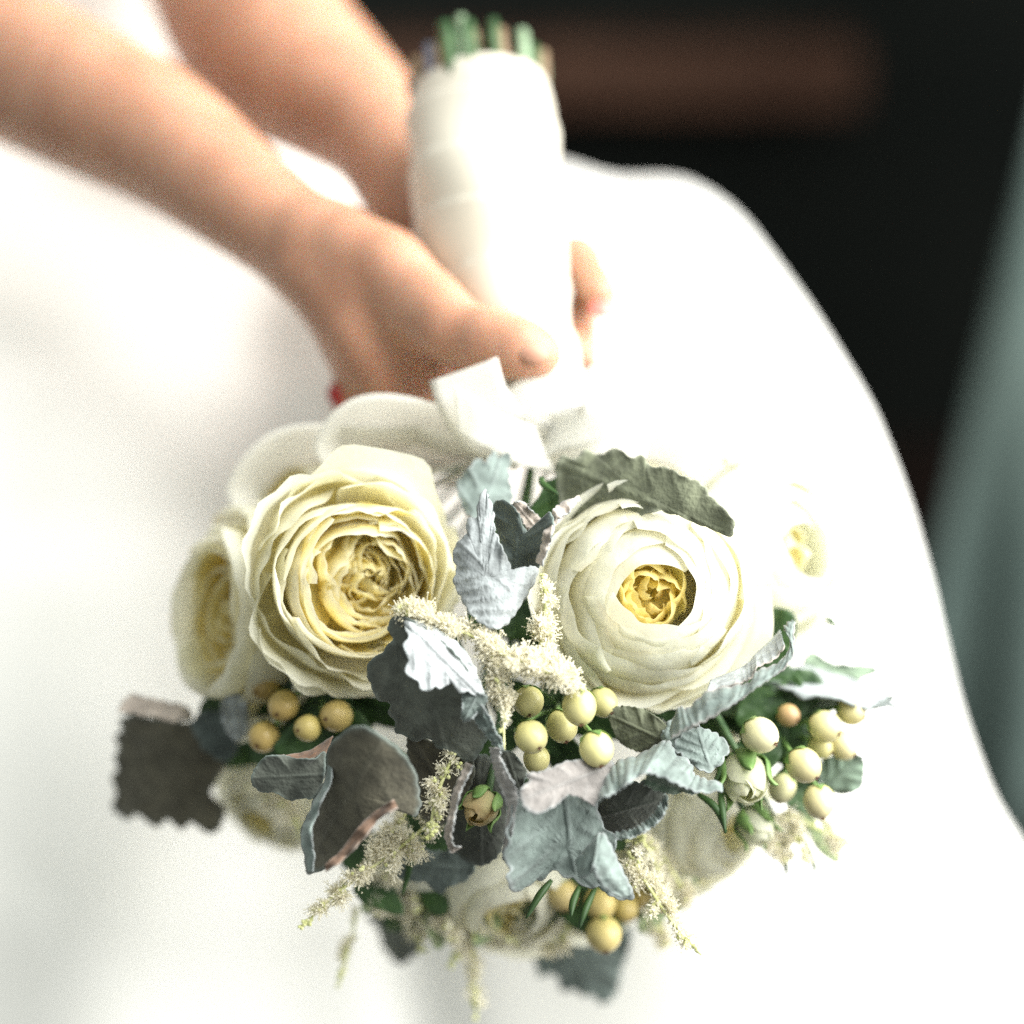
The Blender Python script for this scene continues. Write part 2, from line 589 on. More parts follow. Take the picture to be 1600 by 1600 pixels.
D_.F[:] = np.minimum(np.maximum(wx, wz), 0) + np.sqrt(np.maximum(wx, 0) ** 2 + np.maximum(wz, 0) ** 2) - r
# floor cut: nothing below z = 5 mm; shoulders left bare
wzv = CAM.z + Y[:, :, None] * UP.z + Z * FW.z
D_.F[:] = np.maximum(D_.F, .006 - wzv)
# border closed
for a in range(3):
    s_ = [slice(None)] * 3
    for e in (0, -1):
        s_[a] = e
        D_.F[tuple(s_)] = np.maximum(D_.F[tuple(s_)], .004)
v, q = surface_nets(D_.F, D_.lo, D_.h)
dress = mk("dress", c2w(v), q, M['dress'], person)
sm = dress.modifiers.new("smooth", 'SMOOTH'); sm.factor = .5; sm.iterations = 8

# ------------------------------------------------------------------ the bouquet
KNOT = W(845, 640, 1.01)
bouquet = empty("bouquet", KNOT)
tag(bouquet, "bridal bouquet of cream roses, grey felted leaves and yellow berries held head down", "bouquet")

# --- handle
hp = np.array([W(850, 640, 1.012), W(840, 570, 1.018), W(805, 490, 1.030), W(776, 410, 1.044), W(768, 340, 1.054), W(757, 250, 1.066), W(751, 180, 1.076), W(748, 150, 1.081), W(747, 140, 1.0825)])
hr = np.array([.0165, .0180, 0.0255, .0322, .0350, .0346, .0330, .0312, .0280])[:, None]
m_, n_ = 150, 72
tt = np.linspace(0, 1, m_)
ax_ = catmull(hp, tt)
rad = catmull(hr, tt)[:, 0]
t_, a_, b_ = frames(ax_)
ang = np.linspace(0, 2 * PI, n_, endpoint=False)
ln = np.concatenate([[0], np.cumsum(np.linalg.norm(np.diff(ax_, axis=0), axis=1))])
ph = ln[:, None] / .030 + ang[None, :] / (2 * PI)      # helical wrap
w3 = wob2(random.Random(3), 6, 1, 4)
fr = ph - np.floor(ph)
step = (.0016 * np.clip(fr * 1.02, 0, 1) + .0011 * w3(ang[None, :] * 1.3, ln[:, None] * 70)) * np.clip((m_ - 1 - np.arange(m_)) / 6, 0, 1)[:, None]
rr = rad[:, None] + step
v = ax_[:, None, :] + rr[:, :, None] * (np.cos(ang)[None, :, None] * a_[:, None, :] + np.sin(ang)[None, :, None] * b_[:, None, :])
f = grid_faces(n_, m_, True) + [tuple((m_ - 1) * n_ + i for i in range(n_))]
mk("ribbon_wrap", v.reshape(-1, 3), f, M['wrap'], bouquet)

# --- cut stems sticking out of the wrapped end
rng = random.Random(21)
end, tdir, ea, eb = ax_[-1], t_[-1], a_[-1], b_[-1]
k = 0
for ring, cnt in ((0.0, 1), (.50, 11), (.93, 27)):
    for i in range(cnt):
        an = i / cnt * 2 * PI + ring * 3 + rng.uniform(-.1, .1)
        rr = .030 * ring
        p0 = end + rr * (math.cos(an) * ea + math.sin(an) * eb) - tdir * .02
        side = p0 - end
        xs = float(np.dot(side, RTn))
        ln_ = .029 + .006 * rng.random() + (.003 if xs > -.01 else -.001) + (.005 if abs(xs - .002) < .008 else 0)
        p1 = p0 + tdir * ln_ + .09 * (math.cos(an) * ea + math.sin(an) * eb) * ring * ln_ + np.array([rng.uniform(-.0015, .0015) for _ in range(3)])
        rs = rng.uniform(.0022, .0036)
        mm = ['stem', 'stem', 'stem_lilac', 'stem', 'stem_pale', 'stem_tan', 'stem'][(k * 3 + k // 4) % 7]
        if xs > .002: mm = ['stem_pale', 'stem', 'stem_tan', 'stem_pale'][k % 4]
        v, f = tube_geo([p0, (p0 + p1) / 2 + side * .02, p1], [rs, rs * .95, rs], 10, 6)
        mi = [0] * len(f); mi[-1] = 1
        mk("stem", v, f, None, bouquet, Vector(p0), mats=[M[mm], M['cut']], mi=mi)
        k += 1


# --- ribbon bow
def strip(name, ctrl, wdirs, width, parent, n=28, mt='ribbon', edge=0):
    c = catmull(np.array([np.array(x) for x in ctrl]), np.linspace(0, 1, n))
    w = catmull(np.array([np.array(x) for x in wdirs], float), np.linspace(0, 1, n))
    w /= np.linalg.norm(w, axis=1)[:, None]
    k = 9
    vs = []
    t = np.gradient(c, axis=0); t /= np.linalg.norm(t, axis=1)[:, None]
    nn = np.cross(t, w)
    for j in range(n):
        for i in range(k):
            a = i / (k - 1) * 2 - 1
            vs.append(c[j] + w[j] * a * width / 2 + nn[j] * .0012 * (a * a) * math.sin(j * .5))
    return mk(name, vs, grid_faces(k, n), M[mt], parent, solid=.0005)


bow = mk("ribbon_bow", *tube_geo([W(800, 655, .995), W(845, 640, .985), W(895, 645, .995)], [.012, .015, .012], 16, 8), M['ribbon'], bouquet, KNOT)
# tails with cut ends
strip("ribbon_tail", [W(835, 690, .982), W(775, 672, .975), W(742, 632, .968), W(724, 578, .963)], [cv(.5, .8, .2), cv(.75, .6, .2), cv(.92, .36, .1), cv(.945, .33, .1)], .0305, bow)
strip("ribbon_tail", [W(850, 700, .972), W(800, 688, .962), W(752, 662, .957), W(712, 640, .958)], [cv(-.4, .9, .1), cv(-.25, .95, .2), cv(-.15, .97, .2), cv(-.1, .98, .2)], .0215, bow)
strip("ribbon_tail", [W(850, 690, .975), W(895, 665, .965), W(930, 635, .962), W(962, 606, .97)], [cv(.3, .9, .2), cv(.5, .8, .2), cv(.72, -.6, .3) * -1, cv(.8, -.55, .2) * -1], .026, bow)
strip("ribbon_tail", [W(850, 690, .978), W(905, 690, .968), W(960, 690, .970), W(1010, 700, .98)], [cv(0, 1, .3), cv(.1, .9, .3), cv(.2, .9, .3), cv(.2, .9, .2)], .028, bow)
# loops
strip("ribbon_loop", [W(840, 690, .985), W(740, 680, .985), W(640, 655, .985), W(562, 655, .99), W(528, 690, 1.0), W(560, 728, 1.01), W(650, 735, 1.01), W(780, 710, 1.0)],
      [cv(.1, .5, .8), cv(.1, .6, .8), cv(-.1, .6, .8), cv(-.4, .35, .85), cv(-.6, -.1, .8), cv(-.2, -.3, .9), cv(0, -.3, .9), cv(0, .3, .9)], .032, bow, 44)
strip("ribbon_loop", [W(820, 700, 1.0), W(640, 700, 1.0), W(500, 695, 1.005), W(425, 715, 1.01), W(390, 760, 1.02), W(430, 800, 1.03), W(560, 790, 1.03), W(760, 730, 1.01)],
      [cv(.1, .5, .8), cv(.1, .6, .8), cv(-.1, .6, .8), cv(-.4, .35, .85), cv(-.6, -.1, .8), cv(-.2, -.3, .9), cv(0, -.3, .9), cv(0, .3, .9)], .030, bow, 44)
strip("ribbon_loop", [W(850, 690, .985), W(930, 690, .985), W(1020, 690, .99), W(1085, 720, 1.0), W(1090, 770, 1.01), W(1020, 780, 1.02), W(900, 720, 1.0)],
      [cv(-.1, .5, .8), cv(0, .6, .8), cv(.2, .5, .8), cv(.5, .3, .85), cv(.5, -.2, .8), cv(.2, -.3, .9), cv(0, .3, .9)], .030, bow, 40)


# --- roses
def axes(axis, roll=0):
    e3 = np.array(cv(*axis).normalized())
    up = UPn
    e1 = np.cross(up, e3); e1 /= np.linalg.norm(e1)
    e2 = np.cross(e3, e1)
    c, s = math.cos(roll), math.sin(roll)
    return e1 * c + e2 * s, e2 * c - e1 * s, e3


WHITE = np.array([.91, .91, .81])
CREAM = np.array([.91, .87, .63])
YEL = np.array([.91, .78, .30])
GOLD = np.array([.87, .72, .18])


def petal(rose, C, ax, R, phi, width, prof, rng, nu=18, nv=11, ruf=.02, fq=3.0, crk=.0, spiral=.05, tip=.25, c_base=YEL, c_tip=WHITE, cpow=1.0, lip=0.0, shift=(0, 0)):
    e1, e2, e3 = ax
    u = np.linspace(-1, 1, nu)[None, :].repeat(nv, 0)
    v = np.linspace(0, 1, nv)[:, None].repeat(nu, 1)
    veff = v * (1 - tip * np.abs(u) ** 2.6)
    p = catmull(np.array(prof), veff)
    r, z = p[..., 0], p[..., 1]
    nar = .45 + .55 * np.sin(np.clip(v * 1.35, 0, 1) * PI / 2)
    an = phi + width / 2 * u * nar
    f1, f2, f3, f4 = wob(rng, 4, fq * .5, fq), wob(rng, 4, fq * .5, fq * 1.2), wob(rng, 5, fq * 2.5, fq * 5), wob(rng, 3, fq, fq * 2)
    vv = v ** 1.6
    r = r + spiral * u * v + ruf * vv * f1(u) + crk * v ** 4 * f3(u) + .006 * f4(u * 1.3 + v * 3)
    z = z + ruf * .8 * vv * f2(u) + crk * .7 * v ** 5 * f3(u + 7)
    x, y = r * np.cos(an) + shift[0], r * np.sin(an) + shift[1]
    pos = C[None, None] + R * (x[..., None] * e1 + y[..., None] * e2 + z[..., None] * e3)
    k = np.clip(v ** cpow + .10 * f2(u * 2), 0, 1)[..., None]
    col = c_base * (1 - k) + c_tip * k
    if (int(phi * 1000) * 7919) % 10 < 6:      # bruised, slightly browned margin
        bz = (np.clip((v - .90) / .10, 0, 1) * np.clip(f1(u * 2 + 5) * 1.4, 0, 1))[..., None] * .38
        col = col * (1 - bz) + np.array([.62, .50, .28]) * bz
    col = col * (1 + .035 * np.sin(u * 60 + 3 * f2(u)) * np.clip(1.2 - v, 0, 1))[..., None]
    return mk("petal", pos.reshape(-1, 3), grid_faces(nu, nv), M['petal'], rose, col=col.reshape(-1, 3))


def rose_base(C, ax, R, label=None):
    e1, e2, e3 = ax
    g = Geo()
    kn = np.array(KNOT)
    v, f = tube_geo([C - e3 * R * .55, C - e3 * R * .80, C - e3 * R * 1.05, C - e3 * R * 1.15], [R * .28, R * .30, R * .16, R * .05], 14, 8)
    g.add(v, f)
    mid = (C - e3 * R * 1.5) * .6 + kn * .4 + FWn * .02
    v, f = tube_geo([C - e3 * R * 1.0, mid, kn], [.0016, .0015, .0015], 8, 12)
    g.add(v, f)
    vv, ff = g.out()
    o = mk("rose", vv, ff, M['stem'], bouquet, Vector(C))
    if label: tag(o, label)
    return o


def rose_ball(C, axis, R, seed, hole=.28, nring=7, hi=True, label=None, roll=0, tint=0.0, yellow=YEL):
    """closed-in garden rose: shells of petals closing on a small yellow centre"""
    rng = random.Random(seed)
    C = np.array(C)
    ax = axes(axis, roll)
    o = rose_base(C, ax, R, label)
    nu, nv = (26, 14) if hi else (14, 9)
    wt = WHITE * (1 - tint) + CREAM * tint
    for i in range(nring):
        s = i / (nring - 1)
        ri = hole + (1.0 - hole) * s ** .92
        zi = .40 - .52 * s ** 1.25
        n = 3 if i < 2 else (4 if i < nring - 1 else 5)
        off = .26 * (1 - s) ** .8
        for k in range(n):
            ph = k / n * 2 * PI + i * 2.4 + rng.uniform(-.25, .25)
            jr, jz = rng.uniform(-.035, .035), rng.uniform(-.04, .04)
            rr, zz = ri + jr, zi + jz
            if s < .80:
                prof = [(.12, -.72), (rr * .7 + off * .9, -.50), (rr + off, zz - .36), (rr + off * .75, zz - .12), (rr, zz)]
            else:
                prof = [(.14, -.74), (rr * .62, -.60), (rr * .92, zz - .26), (rr + .00, zz - .06), (rr + .06 * rng.uniform(.2, 1.4), zz + .02)]
            petal(o, C, ax, R, ph, 2 * PI / n * rng.uniform(1.25, 1.5), prof, rng, nu, nv, ruf=.034 + .040 * s, fq=3.0 + 1.0 * s, crk=.010 + .016 * s,
                  spiral=.045, tip=.10 + .10 * rng.random(), c_base=yellow * .8 + wt * .2, c_tip=wt, cpow=.75)
    # folded yellow heart
    for k in range(3):
        prof = [(.0, .06), (hole * .3, .10), (hole * .7, .10), (hole * 1.15, .02)]
        petal(o, C, ax, R, k * 2.1, 2.6, prof, rng, 14, 8, ruf=.03, fq=4, crk=.006, spiral=.02, tip=.1, c_base=GOLD, c_tip=yellow, cpow=1)
    nh = 14 if hi else 5
    for k in range(nh):
        a = k * 2.4 + .4
        rr = hole * (.15 + .80 * math.sqrt((k + .2) / nh))
        zz = .30 + rng.uniform(-.05, .06) - .06 * (1 - rr / hole)
        prof = [(rr * .7, -.10), (rr * .95 + .02, .06), (rr + .03, zz - .10), (rr - .035, zz)]
        petal(o, C, ax, R, a, rng.uniform(2.0, 2.9), prof, rng, 30 if hi else 12, 10, ruf=.050, fq=3.6, crk=.010, spiral=.08 * rng.choice((1, -1)), tip=.30,
              c_base=GOLD, c_tip=yellow * .8 + CREAM * .2, cpow=1.3, shift=(rng.uniform(-.03, .03), rng.uniform(-.03, .03)))
    return o


def rose_open(C, axis, R, seed, hi=True, label=None, roll=0, tint=.35, opening=.70, nin=13, ctr=(.12, .0)):
    """quartered garden rose: an open cup packed with crinkled upright petals"""
    rng = random.Random(seed)
    C = np.array(C)
    ax = axes(axis, roll)
    o = rose_base(C, ax, R, label)
    nu, nv = (26, 14) if hi else (14, 9)
    wt = WHITE * (1 - tint) + CREAM * tint
    # guard petals
    ng = 4 if hi else 3
    for i in range(ng):
        s = i / (ng - 1)
        n = 4 if i < 2 else 5
        for k in range(n):
            ph = k / n * 2 * PI + i * .8 + rng.uniform(-.3, .3)
            rr = opening + .02 + (.98 - opening) * s + rng.uniform(-.06, .06)
            zz = .24 - .34 * s + rng.uniform(-.12, .06)
            prof = [(.14, -.78), (rr * .60, -.72 + .05 * s), (rr * 1.0, zz - .42), (rr * 1.05, zz - .14), (rr + (-.04 + .20 * s) * rng.uniform(-.2, 1.6), zz)]
            petal(o, C, ax, R, ph, 2 * PI / n * rng.uniform(1.35, 1.8), prof, rng, nu, nv, ruf=.06 + .08 * s, fq=3.8, crk=.016 + .030 * s, spiral=.08,
                  tip=.12 + .24 * rng.random(), c_base=YEL * .75 + wt * .25, c_tip=wt, cpow=.9)
    # crinkled inner petals, spiralling round an off-centre button
    for i in range(nin):
        s = (i + .6) / nin
        rr = (opening - .02) * s
        sh = (ctr[0] * (1 - s), ctr[1] * (1 - s))
        n = (3 if hi else 2) if i > 1 else 2
        for k in range(n):
            ph = k / n * 2 * PI + i * 1.9 + rng.uniform(-.5, .5)
            zz = -.04 + .20 * s ** 1.5 + rng.uniform(-.10, .06)
            r2 = rr + rng.uniform(-.025, .025)
            prof = [(r2 * .45, -.72), (r2 * .85, -.5), (r2 + .03, zz - .2), (r2 + .02, zz - .06), (r2 - .02, zz)]
            petal(o, C, ax, R, ph, 2 * PI / n * rng.uniform(1.0, 1.5), prof, rng, 40 if hi else 14, 12 if hi else 7, ruf=.090 - .03 * s, fq=5.2, crk=.011, spiral=.10 * rng.choice((1, 1, -1)), tip=.16,
                  c_base=GOLD, c_tip=(CREAM * .6 + YEL * .4) * (1 - s) + WHITE * s, cpow=2.4, shift=sh)
    for k in range(4):      # the floor of the cup
        prof = [(.0, -.26), (.22, -.22), (.45, -.20), (opening - .04, -.22)]
        petal(o, C, ax, R, k * PI / 2, 2.0, prof, rng, 16, 9, ruf=.05, fq=4, crk=.01, spiral=.02, tip=.1, c_base=GOLD, c_tip=YEL, cpow=1)
    for k in range(5):      # the button in the middle
        prof = [(.02, -.5), (.13 + .02 * k, -.32), (.13 + .02 * k, -.06 - .02 * k), (.02 + .035 * k, .06 - .03 * k)]
        petal(o, C, ax, R, k * 2.2, 2.4, prof, rng, 18, 10, ruf=.03, fq=3, crk=.006, spiral=.05, tip=.2, c_base=GOLD, c_tip=CREAM * .6 + YEL * .4, cpow=1.4, shift=(ctr[0] * .95, ctr[1] * .95))
    return o


rose_open(W(566, 903, .930), (.40, -.05, 1), .0425, 4, True, "open cream rose packed with crinkled golden petals", tint=.30, ctr=(.13, .04))
rose_ball(W(1014, 930, .925), (.10, .02, 1), .0462, 8, .285, 7, True, "round ivory rose with a small yellow centre under a grey-green leaf", tint=.02)
rose_open(W(352, 962, .985), (-.82, .02, .56), .0455, 17, False, "cream rose turned to the left with its golden cup seen edge-on", tint=.15, nin=7)
rose_ball(W(1215, 862, .985), (.62, .12, .78), .0430, 23, .28, 5, False, "pale rose turned away on the bright right side", tint=.0, yellow=YEL * .1 + WHITE * .9)  # yellow heart bleached nearly white: overexposure painted into the petals
rose_ball(W(1118, 1278, .985), (.60, -.25, .76), .0370, 29, .24, 5, False, "small cream rose low on the right below the berries", yellow=CREAM, tint=.15)
rose_ball(W(795, 1400, .985), (.10, -.60, .80), .0380, 31, .30, 4, False, "cream rose facing down at the foot of the bouquet", yellow=CREAM, tint=.15)
rose_ball(W(672, 1380, .992), (-.20, -.55, .8), .0310, 47, .30, 4, False, "cream rose at the foot of the bouquet above the small dark leaf", yellow=CREAM, tint=.15)
rose_ball(W(945, 1400, 1.005), (.35, -.55, .75), .0300, 53, .30, 4, False, "cream rose at the foot of the bouquet behind the low berries", yellow=CREAM, tint=.15)
rose_ball(W(425, 1262, 1.045), (-.45, -.55, .7), .0300, 37, .30, 4, False, "small cream rose low on the left behind the dark leaves", yellow=CREAM, tint=.15)
rose_ball(W(462, 790, 1.035), (-.35, .65, .66), .0350, 41, .30, 4, False, "white rose behind the ribbon loops at upper left", tint=.1)
rose_ball(W(1100, 760, 1.03), (.30, .72, .60), .0360, 43, .30, 4, False, "white rose half lost in the bright light at upper right", tint=.0)

# --- leaves
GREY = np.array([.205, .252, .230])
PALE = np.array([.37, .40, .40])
SHADE_GREY = np.array([.112, .122, .102])  # grey leaf tone with the shade painted into its pigment
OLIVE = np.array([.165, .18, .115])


def leaf(px, py, d, axis, normal, L, Wd, seed, along=0.0, across=0.0, twist=0.0, base=GREY, rim=PALE, teeth=11, amp=.10, lobes=0.0, ruf=.03, fine=.018, hi=True, name="felted_leaf", label=None, taper=.25, rib=.010, fold=0.0, solid=.0008, m='leaf'):
    """a toothed leaf; axis (image px right, down, towards viewer) is its length; L and Wd are photo pixels at depth d"""
    rng = random.Random(seed)
    sc_ = d / S
    L, Wd = L * sc_, Wd * sc_
    C = np.array(W(px, py, d))
    ex = np.array(cv(axis[0], -axis[1], axis[2]).normalized())
    n = np.array(cv(*normal)); n = n - ex * n.dot(ex); n /= np.linalg.norm(n)
    ey = np.cross(n, ex)
    na, nr = (150, 15) if hi else (72, 9)
    th = np.linspace(0, 2 * PI, na, endpoint=False)[None, :]
    rho = np.linspace(.0, 1, nr)[:, None] ** .85
    rho[0] = .02
    ph1 = rng.uniform(0, 6)
    wv = wob(rng, 4, 1, 3)
    tooth = np.abs(np.sin(teeth * th / 2 + .35 * wv(np.cos(th) * 2) + ph1)) ** .7 - .6
    lob = np.cos(5 * th + ph1) * lobes
    B = 1 + amp * tooth + lob + .05 * wv(np.sin(th) * 1.5 + np.cos(th)) + fine * np.sin(teeth * 2.7 * th + 2 * ph1)
    B = 1 + (B - 1) * np.clip(rho, 0, 1) ** 2.2
    x = rho * np.cos(th) * B
    y = rho * np.sin(th) * B * (1 - taper * np.cos(th) * rho)
    X, Y = x * L / 2, y * Wd / 2
    w2, w3_ = wob2(rng, 6, 1.5, 5), wob2(rng, 5, 6, 13)
    edge = rho ** 2.0
    Zr = L * (ruf * edge * w2(x * 1.6, y * 1.6) + ruf * .45 * rho ** 4 * w3_(x, y) + .008 * w2(x * 4, y * 4))
    # raised side veins running out from the midrib
    vein = np.abs(np.sin(PI * 4.2 * (x - .55 * np.abs(y)) + .4))
    Zr = Zr - L * rib * (1 - vein) ** 3 * np.clip(rho * 1.4, 0, 1) - L * rib * 1.1 * np.exp(-(y / .05) ** 2)
    Zr = Zr + fold * np.abs(Y)
    if abs(across) > 1e-3:
        k = across / Wd
        Y, Z = np.sin(k * Y) / k * (1 - k * 0), (1 - np.cos(k * Y)) / k + Zr
    else:
        Z = Zr
    if twist:
        a = twist * x
        Y, Z = Y * np.cos(a) - Z * np.sin(a), Y * np.sin(a) + Z * np.cos(a)
    if abs(along) > 1e-3:
        k = along / L
        r = 1 / k - Z
        X, Z = np.sin(k * X) * r, 1 / k - np.cos(k * X) * r
    P_ = C + X[..., None] * ex + Y[..., None] * ey + Z[..., None] * n
    wn = w2(x * 3 + 9, y * 3)[..., None]
    kk = np.clip(rho ** 14 * np.ones_like(th), 0, 1)[..., None] * .75
    col = base * (1 + .10 * wn) * (1 - kk) + rim * kk
    vcol = ((1 - vein) ** 4 * np.clip(rho * 1.4, 0, 1) * .22)[..., None]
    col = col * (1 - vcol) + rim * vcol
    v = P_.reshape(-1, 3)
    c = np.clip(col.reshape(-1, 3), 0, .9)
    f = grid_faces(na, nr, True) + [tuple(range(na))[::-1]]
    # short stalk towards the binding point, part of the leaf
    s0 = C - ex * L * .35 - n * .002
    o = mk(name, v, f, M[m], bouquet, Vector(C), col=c, solid=solid, off=-1)
    if label: tag(o, label)
    return o


def closed_curve(pts, n):
    """a closed outline resampled evenly by length"""
    p = np.array(pts, float)
    k = len(p)
    ext = np.vstack([p[-2:], p, p[:3]])
    c = catmull(ext, np.linspace(2 / (k + 4), (k + 2) / (k + 4), 1200))
    ln = np.concatenate([[0], np.cumsum(np.linalg.norm(np.diff(c, axis=0), axis=1))])
    q = np.linspace(0, ln[-1], n, endpoint=False)
    return np.stack([np.interp(q, ln, c[:, 0]), np.interp(q, ln, c[:, 1])], 1)


def px2w(x, y, d):
    return CAMn + d[..., None] * FWn + ((x - 800) / S * d)[..., None] * RTn - ((y - 800) / S * d)[..., None] * UPn


def veins(x, y, base, tipp, rib, nz=0.0):
    """relief (metres) and paleness of midrib and side veins, in leaf coordinates"""
    b, t = np.array(base, float), np.array(tipp, float)
    ex = (t - b); L = np.linalg.norm(ex); ex /= L
    u = ((x - b[0]) * ex[0] + (y - b[1]) * ex[1]) / L
    w = ((x - b[0]) * -ex[1] + (y - b[1]) * ex[0]) / L
    side = np.abs(np.sin(PI * (4.2 * (u - .75 * np.abs(w)) + .3 + nz)))
    vn = (1 - side) ** 3 * np.clip(np.abs(w) * 6, 0, 1)
    vn = np.maximum(vn, np.exp(-(w / .018) ** 2))
    puff = side ** .7 * np.clip(np.abs(w) * 5, 0, 1)
    return rib * (vn * 1.0 - puff * .8), vn


def leaf_skin(vs, f, col, C, label, name, solid=.0005, m='leaf'):
    o = mk(name, vs, f, M[m], bouquet, Vector(C), col=np.clip(col, .01, .9), solid=solid, off=-1)
    if label: tag(o, label)
    return o


def tleaf(outline, d0, g, curv=(0, 0, 0), base=GREY, rim=PALE, seed=0, label=None, vein=None, rib=.0011, ruf=.003, teeth=0.0, nt=26, centre=None, name="felted_leaf", mot=.12, n=190, nr=18):
    """a leaf of given outline (photo pixels at depth d0) that tilts (g: mm of depth per 100 px right / down) and curls (curv: xx, yy, xy)"""
    rng = random.Random(seed)
    B = closed_curve(outline, n)
    if np.sum(B[:, 0] * np.roll(B[:, 1], -1) - np.roll(B[:, 0], -1) * B[:, 1]) > 0:
        B = B[::-1]
    c = np.array(centre, float) if centre else B.mean(0)
    nrm = np.roll(B, -1, 0) - np.roll(B, 1, 0)
    nrm = np.stack([-nrm[:, 1], nrm[:, 0]], 1); nrm /= np.linalg.norm(nrm, axis=1)[:, None] + 1e-9
    k = np.arange(n) / n
    wv = wob(rng, 5, 9, 40)
    if teeth:
        tt_ = np.abs(np.sin(PI * nt * k + 1.5 * wv(k * .6)))
        B = B + nrm * (teeth * (tt_ - .6) * (1 + .5 * wv(k * 2)))[:, None]
    else:
        B = B + nrm * (1.2 * wv(k * 6))[:, None]
    rho = np.linspace(0, 1, nr)[:, None] ** .8
    rho[0] = .015
    x = c[0] + rho * (B[None, :, 0] - c[0])
    y = c[1] + rho * (B[None, :, 1] - c[1])
    dx, dy = (x - c[0]) / 100, (y - c[1]) / 100
    w2, w3_ = wob2(rng, 6, 1.5, 5), wob2(rng, 6, 6, 16)
    d = d0 + .001 * (g[0] * dx + g[1] * dy + curv[0] * dx * dx + curv[1] * dy * dy + (curv[2] if len(curv) > 2 else 0) * dx * dy)
    d = d + ruf * (rho ** 1.5 * w2(dx, dy) + .55 * rho ** 3 * w3_(dx, dy)) + .0006 * w2(dx * 3, dy * 3)
    e = wob(rng, 5, 14, 46)
    d = d + ruf * .7 * rho ** 6 * e(k)[None, :]
    if vein is None:
        i = np.argmax(np.linalg.norm(B - c, axis=1)); vein = (2 * c - B[i], B[i])
    rl, vn = veins(x, y, vein[0], vein[1], rib * .6, .30 * w2(dx * 1.3 + 3, dy * 1.3))
    d = d - rl
    v = px2w(x, y, d)
    kk = (np.clip((rho - .93) / .07, 0, 1) * np.ones_like(k)[None, :])[..., None] * .8
    col = base * (1 + mot * w2(dx * 2.3 + 9, dy * 2.3) + .06 * w3_(dx * 2, dy * 2))[..., None]
    vq = (.12 if base.mean() > .15 else .03) * vn[..., None]
    col = col * (1 - vq) + rim * vq
    col = col * (1 - kk) + rim * kk
    f = grid_faces(n, nr, True) + [tuple(range(n))[::-1]]
    return leaf_skin(v.reshape(-1, 3), f, col.reshape(-1, 3), px2w(c[0:1], c[1:2], np.array([d0]))[0], label, name)


def sleaf(eA, eB, dA, dB, bulge=0.0, base=GREY, rim=PALE, seed=0, label=None, ruf=.0025, rib=.0010, teeth=2.5, nt=22, name="felted_leaf", nu=110, nv=14, rimA=True, rimB=True):
    """a folded leaf seen between two edges (photo pixel lines); dA / dB are depths along each edge"""
    rng = random.Random(seed)
    s = np.linspace(0, 1, nu)
    A, B = catmull(np.array(eA, float), s), catmull(np.array(eB, float), s)
    da = catmull(np.array(dA, float)[:, None], s)[:, 0]
    db = catmull(np.array(dB, float)[:, None], s)[:, 0]
    wv, wq, we, wf = wob(rng, 5, 4, 22), wob(rng, 5, 4, 22), wob(rng, 5, 9, 34), wob(rng, 5, 9, 34)
    across = B - A
    al = across / (np.linalg.norm(across, axis=1)[:, None] + 1e-6)
    tA = np.abs(np.sin(PI * nt * s + wv(s)))
    if rimA: A = A - al * (teeth * (tA - .5) + 1.2 * wq(s))[:, None]
    if rimB: B = B + al * (teeth * (np.abs(np.sin(PI * nt * s + 2 + wq(s))) - .5) + 1.2 * wv(s))[:, None]
    t = np.linspace(0, 1, nv)[:, None]
    x = A[None, :, 0] * (1 - t) + B[None, :, 0] * t
    y = A[None, :, 1] * (1 - t) + B[None, :, 1] * t
    d = da[None] * (1 - t) + db[None] * t + bulge * np.sin(PI * t) * np.sin(PI * np.clip(s * .9 + .05, 0, 1))[None]
    d = d + ruf * ((1 - t) ** 2 * we(s)[None] * (1 if rimA else .2) + t ** 2 * wf(s)[None] * (1 if rimB else .2)) * .7 + ruf * .5 * wv(s * 1.5)[None]
    side = np.abs(np.sin(PI * (nt * .33 * s[None] + .9 * t ** 1.4 + .25 * wv(s * .8)[None])))
    vn = (1 - side) ** 4
    d = d - rib * .35 * (vn - side * .7) * (.5 + t) + .0008 * wob2(rng, 5, 3, 9)(s[None] * 5, t * 2)
    v = px2w(x, y, d)
    w2 = wob2(rng, 6, 2, 9)
    kk = np.zeros_like(t)
    if rimA: kk = np.maximum(kk, np.clip((.10 - t) / .10, 0, 1))
    if rimB: kk = np.maximum(kk, np.clip((t - .90) / .10, 0, 1))
    kk = (kk * np.ones_like(s)[None])[..., None] * .8
    col = base * (1 + .12 * w2(s[None] * 2.5, t))[..., None]
    vq = (.12 if base.mean() > .15 else .03) * vn[..., None]
    col = col * (1 - vq) + rim * vq
    col = col * (1 - kk) + rim * kk
    f = grid_faces(nu, nv)
    a = (A[1] - A[0]); b = (B[0] - A[0])
    if a[0] * b[1] - a[1] * b[0] > 0:
        f = [q[::-1] for q in f]
    return leaf_skin(v.reshape(-1, 3), f, col.reshape(-1, 3), v[nv // 2, nu // 2], label, name)


SHADE_BROWN = SHADE_GREY * np.array([1.12, .95, .80])  # the painted-in shade tone with a brown leaf tint
TAN = np.array([.50, .43, .37])
